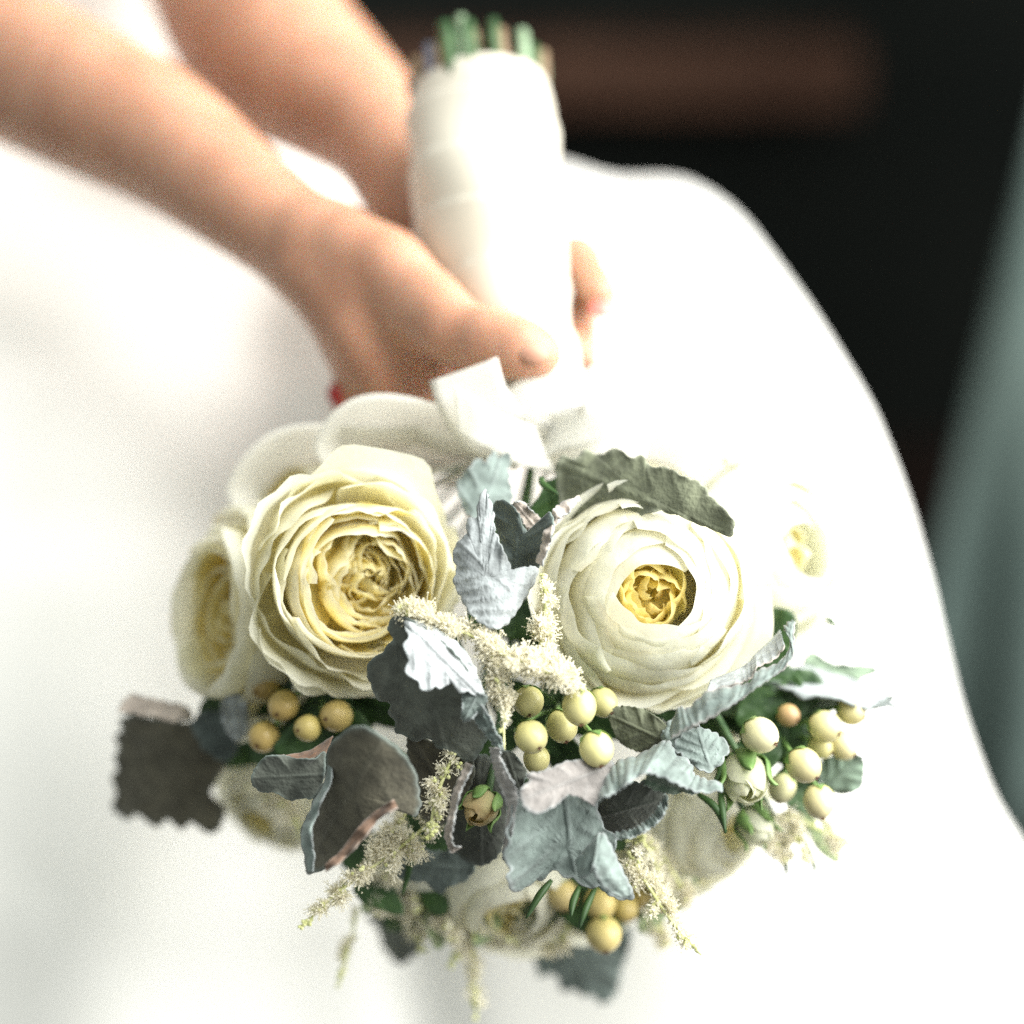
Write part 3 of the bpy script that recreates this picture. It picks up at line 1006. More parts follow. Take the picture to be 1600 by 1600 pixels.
# upper centre
tleaf([(868, 738), (879, 711), (894, 720), (916, 703), (926, 713), (967, 701), (982, 714), (1004, 713), (1016, 729), (1044, 731), (1068, 744), (1096, 756), (1112, 777), (1131, 794), (1148, 816), (1143, 837), (1122, 829),
       (1102, 822), (1080, 814), (1060, 806), (1042, 800), (1020, 800), (990, 812), (950, 822), (910, 818), (880, 800)], .919, (-15, -6), (2, 8, 3), OLIVE * .95, np.array([.36, .38, .28]), 201,
      "grey-green leaf lying over the top of the ivory rose", vein=((1120, 830), (890, 730)), rib=.0014, ruf=.0030, teeth=3, nt=32, centre=(1010, 772))
tleaf([(714, 760), (726, 738), (747, 717), (758, 722), (770, 706), (780, 716), (797, 706), (795, 740), (800, 780), (775, 800), (740, 812), (722, 790)], .950, (6, -14), (10, 0, 0), GREY, PALE, 202, teeth=3, nt=18, vein=((745, 830), (785, 706)))
tleaf([(757, 764), (747, 789), (751, 807), (731, 813), (730, 834), (716, 848), (708, 868), (714, 890), (709, 909), (721, 935), (736, 961), (755, 977), (777, 983), (797, 969), (819, 935), (836, 906), (838, 884), (818, 893), (803, 897), (789, 864), (774, 828), (770, 798)],
      .893, (2, -2), (18, 4, -10), PALE * .82, PALE, 203, "pale silvery leaf standing between the two large roses", vein=((795, 920), (722, 850)), teeth=2.5, nt=34, ruf=.003, centre=(757, 900))
tleaf([(770, 792), (790, 782), (806, 796), (818, 826), (836, 838), (852, 822), (860, 800), (866, 822), (856, 860), (840, 888), (806, 900), (788, 862)], .912, (-26, 10), (-8, 0, 0), GREY * .62, GREY, 204, vein=((805, 900), (810, 790)))  # hollow of the folded leaf, its shade painted as darker grey
sleaf([(836, 878), (846, 850), (850, 828), (862, 800), (880, 784), (905, 774)], [(846, 884), (857, 856), (862, 836), (874, 812), (890, 796), (908, 782)], [.900, .900, .902, .908, .915, .922], [.893, .893, .895, .900, .908, .916], -.002, TAN, PALE, 205, nt=9)
tleaf([(798, 790), (812, 782), (826, 792), (840, 806), (846, 818), (836, 834), (822, 826), (812, 808)], .918, (10, 10), (0, 0, 0), TAN, PALE * .9, 206, n=90, nr=10)
# centre
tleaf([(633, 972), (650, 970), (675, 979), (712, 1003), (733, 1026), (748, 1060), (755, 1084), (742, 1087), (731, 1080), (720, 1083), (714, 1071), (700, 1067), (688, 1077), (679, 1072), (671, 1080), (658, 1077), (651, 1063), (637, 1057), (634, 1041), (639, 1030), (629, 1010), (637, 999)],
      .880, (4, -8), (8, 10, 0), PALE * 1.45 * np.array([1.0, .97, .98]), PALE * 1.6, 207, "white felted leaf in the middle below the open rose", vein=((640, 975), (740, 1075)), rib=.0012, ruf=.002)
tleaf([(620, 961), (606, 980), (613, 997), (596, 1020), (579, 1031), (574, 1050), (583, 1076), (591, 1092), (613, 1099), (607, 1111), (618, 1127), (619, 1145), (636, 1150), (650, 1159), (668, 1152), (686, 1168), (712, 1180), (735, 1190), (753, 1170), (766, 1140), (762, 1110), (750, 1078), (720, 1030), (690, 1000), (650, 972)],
      .896, (-16, 12), (6, 0, 6), SHADE_GREY * 1.05, GREY * .8, 208, "grey leaf with painted-in shade under the white felted leaf", vein=((640, 970), (700, 1185)), teeth=2.5, nt=30)
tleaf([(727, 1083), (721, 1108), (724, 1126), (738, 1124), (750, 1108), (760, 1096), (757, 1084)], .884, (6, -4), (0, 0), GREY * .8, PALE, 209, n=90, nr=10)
sleaf([(735, 1118), (750, 1140), (762, 1152), (772, 1166)], [(752, 1100), (768, 1128), (780, 1150), (786, 1172)], [.889, .888, .887, .888], [.882, .882, .883, .884], 0, GREY, PALE, 210, nt=8, nu=60)
# lower left
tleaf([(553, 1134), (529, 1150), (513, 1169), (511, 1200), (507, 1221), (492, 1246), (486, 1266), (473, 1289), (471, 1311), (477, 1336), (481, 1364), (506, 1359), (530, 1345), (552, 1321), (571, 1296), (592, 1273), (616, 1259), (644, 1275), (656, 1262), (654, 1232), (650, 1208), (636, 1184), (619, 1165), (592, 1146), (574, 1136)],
      .884, (-16, 14), (18, 0, 0), SHADE_BROWN, GREY * 1.0, 211, "large brown-grey leaf with painted-in shade at lower left of centre", vein=((600, 1150), (484, 1350)), ruf=.0022, rib=.0007, centre=(556, 1240))
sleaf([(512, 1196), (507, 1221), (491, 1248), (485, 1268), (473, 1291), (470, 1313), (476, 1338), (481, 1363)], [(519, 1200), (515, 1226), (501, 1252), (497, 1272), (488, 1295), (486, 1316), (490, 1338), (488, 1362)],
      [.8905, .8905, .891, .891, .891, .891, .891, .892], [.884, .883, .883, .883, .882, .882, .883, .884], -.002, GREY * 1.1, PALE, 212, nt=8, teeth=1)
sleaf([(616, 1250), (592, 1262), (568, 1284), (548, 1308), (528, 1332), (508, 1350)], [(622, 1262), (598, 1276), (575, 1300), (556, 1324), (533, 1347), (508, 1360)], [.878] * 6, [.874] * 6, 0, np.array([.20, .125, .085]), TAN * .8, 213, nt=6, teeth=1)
tleaf([(508, 1175), (491, 1184), (461, 1184), (424, 1179), (405, 1191), (394, 1210), (394, 1225), (409, 1236), (431, 1240), (454, 1250), (472, 1246), (490, 1248), (506, 1217)], .902, (-4, 8), (6, 10), SHADE_GREY * 1.1, GREY * 1.0, 214, vein=((510, 1210), (394, 1215)), rib=.0006)
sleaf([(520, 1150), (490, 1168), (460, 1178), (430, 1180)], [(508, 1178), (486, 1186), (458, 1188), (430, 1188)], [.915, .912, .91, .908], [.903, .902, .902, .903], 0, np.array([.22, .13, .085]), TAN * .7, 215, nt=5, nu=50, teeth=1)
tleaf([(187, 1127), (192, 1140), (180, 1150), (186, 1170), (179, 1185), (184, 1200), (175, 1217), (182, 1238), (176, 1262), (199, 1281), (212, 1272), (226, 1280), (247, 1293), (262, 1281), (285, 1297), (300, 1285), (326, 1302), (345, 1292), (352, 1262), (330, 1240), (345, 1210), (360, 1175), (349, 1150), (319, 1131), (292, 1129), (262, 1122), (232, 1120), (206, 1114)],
      1.02, (-14, 12), (10, 0, 0), SHADE_BROWN * .95, GREY * .42, 216, "toothed leaf with painted-in shade hanging out at the far left", vein=((340, 1150), (200, 1270)), ruf=.004)
tleaf([(186, 1112), (192, 1096), (208, 1084), (232, 1092), (262, 1096), (290, 1104), (300, 1122), (270, 1128), (236, 1120), (206, 1116)], .992, (4, -20), (0, 0), TAN * 1.1, SHADE_GREY * 1.4, 217, teeth=3, nt=16, n=100)
tleaf([(300, 1130), (318, 1112), (346, 1112), (364, 1140), (372, 1170), (352, 1190), (330, 1180), (312, 1160)], .985, (-8, 6), (0, 0), GREY * .42, GREY * .6, 218, teeth=3, nt=14, n=100)
tleaf([(346, 1096), (372, 1084), (386, 1100), (386, 1140), (372, 1158), (352, 1140)], .972, (6, -6), (0, 0), PALE, PALE, 219, n=80)
# lower centre
tleaf([(805, 1240), (798, 1275), (790, 1300), (793, 1320), (785, 1338), (795, 1356), (791, 1372), (799, 1392), (813, 1390), (835, 1376), (850, 1372), (865, 1359), (880, 1370), (899, 1375), (917, 1388), (940, 1385), (955, 1402), (986, 1406), (990, 1394), (974, 1367), (958, 1337), (966, 1310), (947, 1296), (934, 1268), (925, 1240), (869, 1232)],
      .893, (4, 2), (-8, 6, 0), GREY * .95, PALE * .95, 220, "blue-grey toothed leaf hanging at the lower centre", vein=((880, 1225), (900, 1380)), teeth=3, nt=30, ruf=.0042, rib=.0020)
sleaf([(898, 1345), (922, 1318), (940, 1300), (960, 1330), (975, 1365), (989, 1398)], [(905, 1372), (920, 1368), (928, 1352), (932, 1368), (945, 1388), (970, 1402)], [.886, .882, .880, .882, .885, .888], [.882, .876, .872, .876, .880, .886], -.003, GREY * 1.1, PALE, 221, nt=10)
tleaf([(812, 1234), (828, 1221), (823, 1209), (850, 1204), (887, 1190), (925, 1185), (958, 1192), (948, 1217), (940, 1240), (930, 1261), (910, 1247), (887, 1244), (869, 1259), (842, 1272), (820, 1264), (813, 1250)],
      .879, (10, -16), (6, 0, 0), np.array([.27, .25, .235]), PALE * .95, 222, "pale grey leaf turned up beneath the central berries", vein=((945, 1200), (815, 1250)), ruf=.002)
sleaf([(932, 1262), (947, 1217), (966, 1191), (992, 1184), (1019, 1169), (1041, 1160), (1056, 1176), (1079, 1193), (1083, 1210), (1101, 1219), (1128, 1224)], [(936, 1250), (955, 1243), (970, 1233), (985, 1222), (1000, 1213), (1013, 1208), (1030, 1213), (1052, 1224), (1072, 1233), (1096, 1238), (1129, 1236)],
      [.872, .886, .893, .897, .900, .902, .902, .900, .897, .894, .890], [.868, .868, .868, .870, .872, .875, .876, .877, .878, .880, .885], -.005, GREY * 1.0, PALE * 1.0, 223,
      "curled grey leaf with a ruffled pale edge below the central berries", nt=16, teeth=4, ruf=.003)
sleaf([(1013, 1204), (1030, 1210), (1052, 1220), (1072, 1228), (1096, 1234)], [(1006, 1226), (1024, 1236), (1046, 1240), (1072, 1240), (1094, 1238)], [.880, .881, .882, .884, .886], [.892, .893, .893, .892, .890], .002, np.array([.12, .17, .12]), GREY, 224, nt=8, nu=60, rimA=False)
tleaf([(930, 1264), (958, 1232), (1013, 1220), (1042, 1243), (1036, 1262), (1022, 1276), (1016, 1290), (998, 1290), (985, 1303), (955, 1306)], .905, (-8, 22), (18, 18), SHADE_GREY * .8, GREY * 1.1, 225, teeth=4, nt=22, ruf=.003)  # dark hole below the curled leaf, shade painted into the leaf colour
sleaf([(1040, 1244), (1030, 1256), (1020, 1272), (1004, 1286), (985, 1296), (962, 1302)], [(1044, 1258), (1036, 1272), (1028, 1284), (1010, 1296), (990, 1306), (965, 1312)], [.890, .889, .888, .887, .886, .887], [.884, .883, .882, .881, .881, .883], 0, GREY * 1.1, PALE, 226, nt=14, teeth=4)
sleaf([(764, 1168), (768, 1190), (775, 1212), (783, 1234), (792, 1262), (790, 1290), (786, 1320), (788, 1345)], [(782, 1170), (784, 1190), (794, 1212), (807, 1234), (808, 1258), (802, 1284), (796, 1316), (794, 1350)], [.890, .889, .888, .887, .886, .886, .887, .888], [.882, .881, .880, .880, .880, .880, .882, .886], 0, np.array([.42, .40, .38]), PALE, 227, nt=16, teeth=2.5)
tleaf([(778, 1172), (806, 1180), (822, 1210), (812, 1236), (800, 1230), (788, 1205)], .898, (-10, 8), (0, 0), SHADE_GREY, GREY, 228, n=80, nr=10)
sleaf([(728, 1190), (716, 1215), (706, 1245), (699, 1275), (694, 1305), (700, 1325), (708, 1334)], [(738, 1196), (727, 1220), (716, 1248), (709, 1276), (706, 1304), (710, 1322), (722, 1324)], [.893, .891, .889, .888, .888, .889, .890], [.886, .884, .882, .881, .881, .883, .886], 0, TAN * .85, PALE, 229, nt=14, teeth=2)
tleaf([(728, 1190), (760, 1180), (784, 1215), (792, 1270), (782, 1330), (750, 1352), (712, 1330), (706, 1270)], .918, (-6, 6), (20, 10), SHADE_GREY * .7, GREY * .6, 230)  # backs the leaf strips; their shaded interior is painted in its colour
tleaf([(640, 1150), (690, 1165), (740, 1190), (730, 1240), (690, 1290), (655, 1270), (640, 1210)], .915, (-10, 10), (8, 0), SHADE_BROWN * .8, SHADE_GREY * 1.6, 231)
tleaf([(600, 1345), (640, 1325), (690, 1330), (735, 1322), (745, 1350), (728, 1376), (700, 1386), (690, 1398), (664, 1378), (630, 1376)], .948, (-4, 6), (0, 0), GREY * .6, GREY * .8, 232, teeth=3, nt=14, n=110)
# right
sleaf([(1046, 1140), (1060, 1104), (1075, 1106), (1104, 1081), (1149, 1070), (1171, 1066), (1182, 1049), (1212, 1038), (1230, 1020), (1235, 999), (1224, 980), (1236, 968)], [(1048, 1153), (1066, 1142), (1085, 1133), (1108, 1122), (1141, 1104), (1160, 1091), (1179, 1077), (1202, 1062), (1222, 1046), (1240, 1024), (1240, 1000), (1240, 970)],
      [.896, .893, .892, .890, .890, .890, .892, .896, .902, .91, .918, .925], [.882, .880, .879, .879, .879, .880, .881, .884, .888, .896, .91, .92], -.003, GREY * 1.0, np.array([.46, .42, .40]), 233,
      "long grey leaf seen edge-on under the ivory rose", nt=20, teeth=4, ruf=.002)
sleaf([(1104, 1081), (1149, 1068), (1171, 1060), (1182, 1042), (1208, 1030), (1226, 1010)], [(1110, 1062), (1146, 1048), (1168, 1036), (1180, 1022), (1200, 1004), (1218, 984)], [.891, .891, .892, .894, .898, .904], [.912, .914, .916, .92, .924, .928], .002, PALE * 1.1, TAN, 234, nt=10, rimB=False)
tleaf([(1052, 1168), (1067, 1146), (1098, 1138), (1136, 1161), (1132, 1185), (1106, 1207), (1082, 1196), (1066, 1182)], .904, (6, -10), (10, 0), GREY * 1.05, PALE, 235, teeth=3, nt=14, n=110, vein=((1110, 1205), (1090, 1140)))
tleaf([(1035, 1140), (1060, 1120), (1090, 1128), (1090, 1150), (1066, 1180), (1040, 1164)], .912, (0, -8), (0, 0), GREY, PALE, 236, teeth=2, nt=12, n=100)
tleaf([(952, 1110), (990, 1104), (1030, 1122), (1044, 1146), (1020, 1172), (990, 1172), (962, 1150)], .915, (0, 10), (8, 8), OLIVE * .85, OLIVE, 237, n=100)
leaf(1300, 1072, .965, (1, .20, .05), (.10, .97, .26), 205, 150, 127, along=-.4, base=PALE, rim=GREY * .35, teeth=17, amp=.14, hi=False, label="pale leaf seen edge-on above the berries on the right")
sleaf([(1192, 1070), (1216, 1066), (1238, 1068), (1256, 1082), (1294, 1090), (1324, 1098), (1369, 1104), (1396, 1086)], [(1200, 1100), (1220, 1100), (1240, 1104), (1262, 1104), (1296, 1104), (1326, 1108), (1368, 1110), (1394, 1092)], [.955] * 8, [.972] * 8, 0, np.array([.10, .15, .09]), GREY * .5, 238, nt=14, rimB=False)
tleaf([(1254, 1036), (1271, 1019), (1297, 1034), (1335, 1038), (1371, 1043), (1362, 1056), (1331, 1063), (1275, 1058)], .985, (2, -12), (0, 0), np.array([.26, .34, .24]), GREY * .7, 239, n=100)
tleaf([(1276, 1196), (1310, 1180), (1345, 1180), (1350, 1206), (1342, 1234), (1310, 1240), (1284, 1224)], .960, (0, 6), (0, 0), np.array([.20, .27, .20]), GREY * .6, 240, n=100)
# bottom
tleaf([(800, 1452), (815, 1470), (835, 1499), (841, 1527), (856, 1522), (869, 1526), (880, 1549), (896, 1546), (910, 1557), (926, 1556), (940, 1570), (964, 1552), (968, 1532), (972, 1514), (984, 1482), (986, 1448), (962, 1435), (900, 1430), (850, 1438)],
      1.06, (-10, 10), (8, 0), GREY * .75, GREY * .9, 241, "grey leaf hanging lowest at the bottom of the bouquet", vein=((880, 1430), (925, 1565)), ruf=.003)
tleaf([(572, 1432), (590, 1450), (596, 1470), (602, 1486), (626, 1507), (646, 1494), (660, 1480), (650, 1450), (632, 1420), (600, 1420)], 1.06, (-12, 10), (0, 0), SHADE_GREY * 1.3, GREY * .45, 242, "small leaf with painted-in shade hanging at the bottom left of the bouquet", n=110)

# green filler leaves deep in the bouquet
rng = random.Random(77)
spots = [(480, 1090), (520, 1060), (470, 1150), (560, 1150), (440, 1180), (540, 1190), (600, 1180), (500, 1130), (440, 1060), (610, 1120), (850, 1140), (890, 1190), (920, 1130), (960, 1120),
         (800, 1110), (870, 1080), (1150, 1110), (1190, 1100), (1230, 1090), (1180, 1180), (1230, 1170), (1270, 1110), (1210, 1140), (1150, 1080), (1100, 1130), (1250, 1230), (1200, 1060),
         (600, 1400), (640, 1420), (690, 1390), (740, 1430), (840, 1410), (890, 1420), (950, 1440), (1000, 1400), (1040, 1340), (580, 1340), (700, 1320), (760, 1330), (640, 1260), (690, 1230),
         (980, 1270), (1030, 1250), (960, 1310), (720, 1180), (820, 870), (790, 830), (760, 940), (830, 960), (860, 1000), (700, 1010), (900, 760), (860, 780), (450, 960), (430, 1010), (400, 1150),
         (1180, 1010), (1210, 990), (1100, 1110), (800, 1250), (850, 1260), (740, 1270), (770, 1160), (340, 1130), (380, 1180), (470, 1090), (500, 1100), (455, 1130), (520, 1160), (430, 1120), (480, 1060), (550, 1120), (490, 1170), (1210, 1110), (1170, 1130), (1240, 1130), (1200, 1170), (1160, 1095), (1260, 1150), (1000, 1100), (1060, 1115)]
for i, (px, py) in enumerate(spots):
    dd = .945 + .035 * rng.random() + (.02 if py > 1320 or px < 460 else 0)
    if px < 420: dd = 1.0
    if i >= 64: dd += .02
    leaf(px + rng.uniform(-8, 8), py + rng.uniform(-8, 8), dd, (rng.uniform(-1, 1), rng.uniform(.1, 1), .1), (rng.uniform(-.4, .4), rng.uniform(-.5, .3), .8), rng.uniform(80, 120), rng.uniform(45, 70), 300 + i,
         across=rng.uniform(-.6, .6), base=None if False else GREY, teeth=8, amp=.03, fine=.0, hi=False, name="green_leaf", m='green', taper=.4)

# thin green sepals / blades
BL = [((862, 1375, .915), (842, 1400, .91), (822, 1435, .908)), ((905, 1385, .92), (895, 1410, .915), (892, 1432, .912)), ((930, 1388, .925), (915, 1420, .92), (905, 1450, .918)),
      ((1125, 1232, .925), (1128, 1260, .92), (1133, 1302, .918)), ((1090, 1240, .925), (1118, 1262, .92), (1135, 1300, .922)), ((1126, 1178, .925), (1128, 1200, .922), (1112, 1232, .92)),
      ((640, 1300, .93), (640, 1350, .935), (628, 1400, .94)), ((1215, 1300, .97), (1225, 1340, .97), (1230, 1370, .97)), ((1255, 1310, .97), (1268, 1340, .97), (1275, 1365, .97)),
      ((845, 745, .94), (850, 758, .935), (872, 772, .93)), ((672, 1420, .99), (668, 1400, .985), (680, 1440, .99)), ((1290, 965, .98), (1298, 970, .98), (1310, 982, .98))]
for a, b, c in BL:
    p = [W(*a), W(*b), W(*c)]
    wd = cv(.9, .3, .2)
    ctrl = catmull(np.array([np.array(x) for x in p]), np.linspace(0, 1, 10))
    t = np.gradient(ctrl, axis=0); t /= np.linalg.norm(t, axis=1)[:, None]
    side = np.cross(t, -FWn); side /= np.linalg.norm(side, axis=1)[:, None]
    vs = []
    for j in range(10):
        w = .0014 * math.sin(PI * (.12 + .86 * j / 9)) ** .8
        for i in (-1, -.5, 0, .5, 1):
            vs.append(ctrl[j] + side[j] * w * i - FWn * .0008 * (1 - abs(i)))
    mk("sepal", vs, grid_faces(5, 10), M['green'], bouquet, p[0], solid=.0005)


# --- berries
def berry_geo(C, r, tipdir, rng):
    e3 = np.array(tipdir); e3 = e3 / np.linalg.norm(e3)
    e1 = np.cross(e3, [.3, .5, .8]); e1 /= np.linalg.norm(e1)
    e2 = np.cross(e3, e1)
    g = Geo()
    nl, na = 15, 22
    a = np.linspace(0, 2 * PI, na, endpoint=False)
    vs = []
    el = rng.uniform(1.04, 1.16)
    for j in range(nl):
        th = PI * j / (nl - 1)
        z = math.cos(th) * el
        rr = math.sin(th) * (1 - .06 * math.cos(th)) + .004
        if j == 0: z -= .05
        for i in a:
            q = 1 + .015 * math.cos(3 * i)
            vs.append(C + r * (rr * q * (math.cos(i) * e1 + math.sin(i) * e2) + z * e3))
    g.add(vs, grid_faces(na, nl, True) + [tuple(range(na)), tuple((nl - 1) * na + i for i in range(na))[::-1]], 0)
    for k in range(3):
        b = k * 2.1 + rng.random()
        d = math.cos(b) * e1 + math.sin(b) * e2
        p = C + e3 * r * (el - .05)
        v, f = tube_geo([p, p + e3 * r * .10 + d * r * .06, p + e3 * r * .14 + d * r * .20], [r * .06, r * .05, r * .02], 5, 4)
        g.add(v, f, 1)
    return g


def sprig(node, berries, seed, name="berry_sprig", tint=(.56, .51, .24)):
    rng = random.Random(seed)
    node = np.array(W(*node))
    g = Geo()
    info = []
    for (px, py, rp, d, tip, *tc) in berries:
        C = np.array(W(px, py, d))
        r = rp * d / S
        td = np.array(cv(*tip).normalized())
        base = C - td * r * 1.02
        mid = base * .5 + node * .5 - td * r * .5
        v, f = tube_geo([base, mid, node], [.0011, .0010, .0012], 6, 8)
        g.add(v, f)
        e1 = np.cross(td, [.2, .4, .9]); e1 /= np.linalg.norm(e1); e2 = np.cross(td, e1)
        for k in range(5):     # calyx
            b = k * 2 * PI / 5 + rng.random() * .4
            dd = math.cos(b) * e1 + math.sin(b) * e2
            sd_ = np.cross(td, dd)
            vs = []
            for j in range(5):
                s = j / 4
                an = s * 1.25
                pc = C - td * math.cos(an) * r * 1.12 + dd * math.sin(an) * r * 1.14
                w = r * .34 * math.sin(PI * (.2 + .79 * s))
                vs += [pc - sd_ * w, pc, pc + sd_ * w]
            g.add(vs, grid_faces(3, 5))
        info.append((C, r, td, tc))
    v, f = g.out()
    o = mk(name, v, f, M['palegreen'], bouquet, Vector(node))
    for C, r, td, tc in info:
        bg_ = berry_geo(C, r, td, rng)
        v, f = bg_.out()
        base = np.array(tc[0] if tc else tint) * (np.array([.74, .74, .68]) if tc else 1) * rng.uniform(.88, 1.08)
        loc = (v - C) @ td / r
        k = np.clip((loc + 1) / 2, 0, 1)[:, None]
        sp = np.array([rng.random() for _ in range(len(v))])[:, None]
        mt = wob2(rng, 5, 1, 4)(loc * 2 + C[0] * 900, np.sin((v - C)[:, 0] / r * 3))[:, None]
        col = base * (1 + .09 * mt) * (1 - .16 * k ** 3) + np.array([.03, .05, -.02]) * (1 - k) * .8
        mk("berry", v, f, None, o, Vector(C), mats=[M['berry'], M['tip']], mi=bg_.m, col=np.clip(col, .02, .9))
    return o


dn = (.1, -.75, .6)
sprig((880, 1110, .965), [(826, 1097, 24, .905, (.05, -.75, .65)), (905, 1105, 27, .893, (.1, -.85, .5)), (942, 1098, 23, .918, (.5, -.6, .6)), (878, 1135, 25, .910, (.25, -.85, .5)),
                          (830, 1152, 26, .893, (.45, -.55, .7)), (838, 1186, 21, .908, (.0, -.9, .4)), (932, 1171, 27, .888, (.25, -.85, .5))], 1)
sprig((500, 1070, .985), [(443, 1020, 24, .965, (-.5, -.2, .8), (.58, .42, .16)), (415, 1072, 22, .970, (-.5, -.3, .8), (.55, .38, .14)), (443, 1103, 24, .945, (-.3, -.4, .8), (.64, .46, .18)),
                          (412, 1152, 24, .950, (-.3, -.4, .8), (.64, .46, .18)), (480, 1138, 21, .938, (-.6, -.1, .8), (.68, .54, .22)), (525, 1119, 25, .940, (-.5, -.1, .85), (.64, .48, .20))], 2)
sprig((1225, 1150, .985), [(1188, 1149, 28, .918, (.7, -.4, .6), (.78, .72, .48)), (1232, 1118, 18, .945, (.6, -.3, .6), (.48, .31, .18)), (1290, 1136, 25, .940, (.6, -.3, .6), (.74, .66, .38)),
                           (1330, 1112, 22, .955, (.7, -.3, .5), (.74, .66, .38)), (1256, 1196, 27, .925, (.6, -.6, .5), (.80, .70, .42)), (1283, 1166, 20, .950, (.6, -.4, .6)), (1318, 1166, 22, .950, (.6, -.5, .5), (.78, .68, .42)),
                           (1280, 1253, 25, .940, (.1, -.8, .5), (.80, .70, .44)), (1222, 1232, 22, .945, (-.3, -.8, .5), (.78, .74, .48))], 3)
sprig((930, 1390, .985), [(943, 1461, 28, .965, dn, (.74, .60, .28)), (938, 1412, 25, .970, dn, (.70, .55, .24)), (975, 1420, 22, .980, (.5, -.6, .6), (.70, .54, .22)), (880, 1400, 24, .975, dn, (.66, .52, .26)), (1000, 1400, 20, .99, (.5, -.6, .5), (.68, .52, .22))], 4)


# --- rose buds
def bud(px, py, d, axis, rp, seed, col, label=None):
    rng = random.Random(seed)
    R = rp * d / S
    C = np.array(W(px, py, d))
    ax = axes(axis)
    o = rose_base(C, ax, R, label)
    o.name = "rose_bud"
    for i in range(7):
        s = i / 6
        prof = [(.1, -.95), (.55 + .12 * s, -.55), (.62 + .2 * s, .05), (.42 + .22 * s, .70), (.10 + .30 * s, 1.05 - .18 * s)]
        petal(o, C, ax, R, i * 2.3, 2.6, prof, rng, 14, 9, ruf=.03, fq=3, crk=.01, spiral=.08, tip=.3, c_base=np.array([.55, .62, .32]), c_tip=np.array(col), cpow=.7)
    e1, e2, e3 = ax
    for k in range(5):
        b = k * 2 * PI / 5 + .3
        dd = math.cos(b) * e1 + math.sin(b) * e2
        sd_ = np.cross(e3, dd)
        vs = []
        for j in range(9):
            s = j / 8
            rr = [.15, .60, .88, .96, .96, .93, .90, .95, 1.08][j]
            z = -1.0 + 1.75 * s
            w = .34 * math.sin(PI * (.18 + .815 * s))
            pc = C + R * (rr * dd + z * e3)
            for q in (-1, -.4, .4, 1):
                vs.append(pc + sd_ * w * R * q - dd * R * .12 * q * q)
        mk("sepal", vs, grid_faces(4, 9), M['palegreen'], o, solid=.0005)
    return o


bud(1163, 1215, .925, (.05, -.55, .80), 46, 5, (.80, .80, .62), "green-white rose bud between the berries on the right")
bud(752, 1262, .905, (-.3, -.4, .85), 34, 6, (.66, .52, .28), "small tan bud held between grey leaves at lower centre")
bud(1180, 1290, .955, (.45, -.6, .6), 34, 7, (.84, .84, .70))
bud(690, 1425, 1.0, (-.2, -.8, .5), 28, 9, (.62, .58, .36))

# --- astilbe plumes
rg = np.random.default_rng(12)


def floret_base(rng):
    vs, fs = [], []
    for k in range(5):
        a = k * 2 * PI / 5 + rng.uniform(-.2, .2)
        d = np.array([math.cos(a), math.sin(a), rng.uniform(.2, .6)])
        s = np.array([-math.sin(a), math.cos(a), 0]) * .24
        n = len(vs)
        vs += [np.zeros(3), d * .55 + s, d * .95, d * .55 - s]
        fs += [(n, n + 1, n + 2, n + 3)]
    for k in range(5):
        a = k * 2 * PI / 5 + rng.uniform(-.3, .3)
        d = np.array([math.cos(a) * .6, math.sin(a) * .6, rng.uniform(.7, 1.3)])
        s = np.array([-math.sin(a), math.cos(a), 0]) * .055
        n = len(vs)
        vs += [s, -s, d - s, d + s, d * 1.16]
        fs += [(n, n + 1, n + 2, n + 3), (n + 3, n + 2, n + 4)]
        # anther
        t = d * 1.08
        n = len(vs)
        e = .13
        vs += [t + [e, 0, 0], t + [0, e, 0], t + [-e, 0, 0], t + [0, -e, 0], t + [0, 0, e], t - [0, 0, e]]
        fs += [(n, n + 1, n + 4), (n + 1, n + 2, n + 4), (n + 2, n + 3, n + 4), (n + 3, n, n + 4), (n + 1, n, n + 5), (n + 2, n + 1, n + 5), (n + 3, n + 2, n + 5), (n, n + 3, n + 5)]
    return np.array(vs), fs


FLO = [floret_base(random.Random(k)) for k in range(4)]
ico = [(0, 0, 1)] + [(.894 * math.cos(a * 1.2566), .894 * math.sin(a * 1.2566), .447) for a in range(5)] + [(.894 * math.cos(a * 1.2566 + .628), .894 * math.sin(a * 1.2566 + .628), -.447) for a in range(5)] + [(0, 0, -1)]
icof = [(0, 1 + i, 1 + (i + 1) % 5) for i in range(5)] + [(1 + i, 6 + i, 1 + (i + 1) % 5) for i in range(5)] + [(1 + (i + 1) % 5, 6 + i, 6 + (i + 1) % 5) for i in range(5)] + [(11, 6 + (i + 1) % 5, 6 + i) for i in range(5)]
ico = np.array(ico)


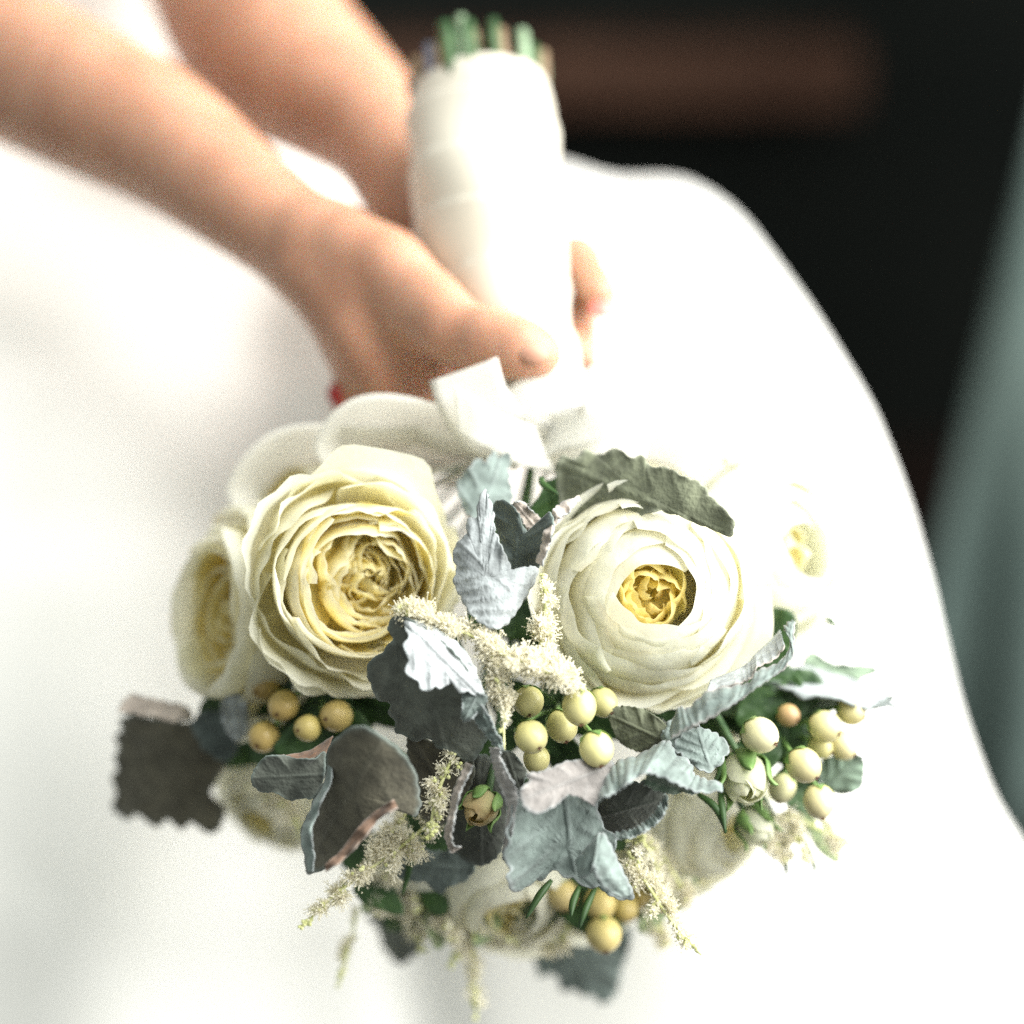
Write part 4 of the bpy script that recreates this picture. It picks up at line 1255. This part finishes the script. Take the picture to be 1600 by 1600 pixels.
def plume(ctrl, w0, w1, n, size, openness=1.0, bud_tip=.25, label=None, name="astilbe_plume"):
    c = np.array([np.array(W(*x)) for x in ctrl])
    sc_ = ctrl[0][2] / S
    w0, w1 = w0 * sc_, w1 * sc_
    v, f = tube_geo(c, [.0007] * (len(c) - 1) + [.0005], 6, 16)
    o = mk(name, v, f, M['astilbe_bud'], bouquet, Vector(c[0]))
    if label: tag(o, label)
    gf, gb = Geo(), Geo()
    L = np.linalg.norm(np.diff(c, axis=0), axis=1).sum()
    nb = max(8, int(L / .0016))
    tb = np.sort(rg.random(nb))
    db = rg.normal(size=(nb, 3))
    lb = .35 + .75 * rg.random(nb)
    pick = rg.integers(0, nb, n)
    p = catmull(c, tb)
    tang = catmull(c, np.clip(tb + .02, 0, 1)) - catmull(c, np.clip(tb - .02, 0, 1))
    for i in range(n):
        j = pick[i]
        tg = tang[j] / (np.linalg.norm(tang[j]) + 1e-9)
        d = db[j] - tg * db[j].dot(tg)
        d = d / np.linalg.norm(d) + tg * .75
        d /= np.linalg.norm(d)
        wd = (w0 + (w1 - w0) * tb[j]) * lb[j] * 1.15
        q = rg.random() ** .8
        jit = rg.normal(size=3)
        pos = p[j] + d * wd * q + jit * wd * .10
        isb = tb[j] > 1 - bud_tip * (0.4 + .9 * rg.random()) or rg.random() > openness
        s = size * sc_ * rg.uniform(.65, 1.1)
        if isb:
            gb.add(pos + ico * s * .28, icof)
        else:
            e3 = d * .5 + jit * .5; e3 /= np.linalg.norm(e3)
            e1 = np.cross(e3, rg.normal(size=3)); e1 /= np.linalg.norm(e1)
            e2 = np.cross(e3, e1)
            bv, bf = FLO[i % 4]
            gf.add(pos + s * (bv @ np.array([e1, e2, e3])), bf)
    for g, mm, nm in ((gf, 'astilbe', "florets"), (gb, 'astilbe_bud', "flower_buds")):
        if g.n:
            v, f = g.out()
            tag(mk(nm, v, f, M[mm], o, smooth=False), kind="stuff")
    return o


plume([(900, 1062, .893), (830, 1035, .893), (750, 1000, .892), (680, 968, .892), (618, 945, .893)], 26, 13, 420, 15, .95, .12, "cream feathery plume lying between the two large roses")
plume([(760, 1000, .892), (775, 1050, .889), (785, 1110, .888), (788, 1172, .888)], 26, 10, 260, 13, .9, .35)
plume([(840, 1030, .898), (848, 985, .900), (852, 940, .903), (850, 900, .905)], 27, 14, 240, 12, .7, .3)
plume([(780, 1020, .888), (840, 1045, .886), (910, 1070, .886)], 24, 16, 200, 14, .97, .2)
plume([(715, 1170, .905), (695, 1210, .900), (678, 1260, .898), (672, 1312, .898)], 22, 12, 230, 12, .35, .3)
plume([(690, 1270, .925), (630, 1320, .922), (560, 1370, .920), (510, 1410, .920), (472, 1450, .920)], 32, 6, 330, 13, .6, .3, "long cream spray reaching out at lower left")
plume([(640, 1260, .93), (610, 1310, .925), (580, 1345, .925)], 34, 20, 170, 13, .6, .2)
plume([(560, 1420, 1.0), (545, 1480, .995), (530, 1540, .99)], 12, 7, 70, 12, .3, .4)
plume([(980, 1330, .925), (1010, 1380, .92), (1050, 1440, .918), (1096, 1492, .916)], 34, 6, 260, 13, .65, .3, "long cream spray reaching out at lower right")
plume([(1040, 1400, .95), (1020, 1340, .945), (1000, 1310, .94)], 28, 20, 130, 13, .6, .2)
plume([(1230, 1270, .97), (1310, 1310, .975), (1390, 1335, .975), (1458, 1358, .975)], 9, 4, 60, 10, .4, .4)
plume([(700, 1420, .99), (735, 1480, .995), (742, 1540, 1.0), (745, 1595, 1.0)], 20, 8, 110, 13, .5, .3)
plume([(760, 1440, .99), (725, 1470, .99), (698, 1512, .99)], 16, 8, 80, 13, .4, .3)
plume([(640, 1390, .985), (680, 1430, .985), (750, 1460, .985)], 34, 26, 180, 14, .6, .1)
plume([(1230, 1260, .965), (1240, 1300, .965), (1262, 1350, .965)], 24, 10, 90, 12, .8, .2)
plume([(380, 1230, 1.0), (430, 1240, 1.0), (470, 1290, .99)], 30, 18, 130, 14, .7, .2)
plume([(860, 1400, .985), (830, 1440, .985), (800, 1470, .985)], 26, 14, 120, 14, .7, .2)
plume([(600, 1380, 1.0), (640, 1440, 1.0), (660, 1480, 1.0)], 26, 10, 110, 14, .5, .3)
plume([(1030, 1330, .97), (1060, 1380, .97), (1060, 1420, .97)], 26, 14, 120, 13, .7, .2)
plume([(1180, 1270, .965), (1210, 1310, .965), (1225, 1350, .968)], 26, 12, 110, 13, .8, .2)
plume([(1270, 1270, .975), (1300, 1300, .975), (1310, 1340, .978)], 18, 8, 60, 12, .8, .2)
bud(1225, 1300, .975, (.4, -.7, .6), 24, 13, (.84, .86, .70))
plume([(620, 1330, .96), (600, 1390, .97), (590, 1430, .975)], 26, 12, 110, 13, .6, .2)
plume([(900, 1440, .975), (870, 1470, .98), (850, 1490, .985)], 18, 9, 70, 13, .6, .3)
plume([(1000, 1420, .985), (1030, 1450, .985), (1040, 1480, .985)], 20, 8, 80, 13, .7, .2)
for px, py in ((590, 1400), (680, 1450), (760, 1450), (830, 1420), (1020, 1430), (1070, 1390), (1250, 1290), (1290, 1320)):
    leaf(px, py, .985, (random.Random(px).uniform(-1, 1), 1, .1), (.3, .2, .9), 70, 34, px, across=.6, base=np.array([.30, .38, .20]), rim=np.array([.45, .5, .32]), teeth=6, amp=.04, hi=False, name="pale_green_leaf")
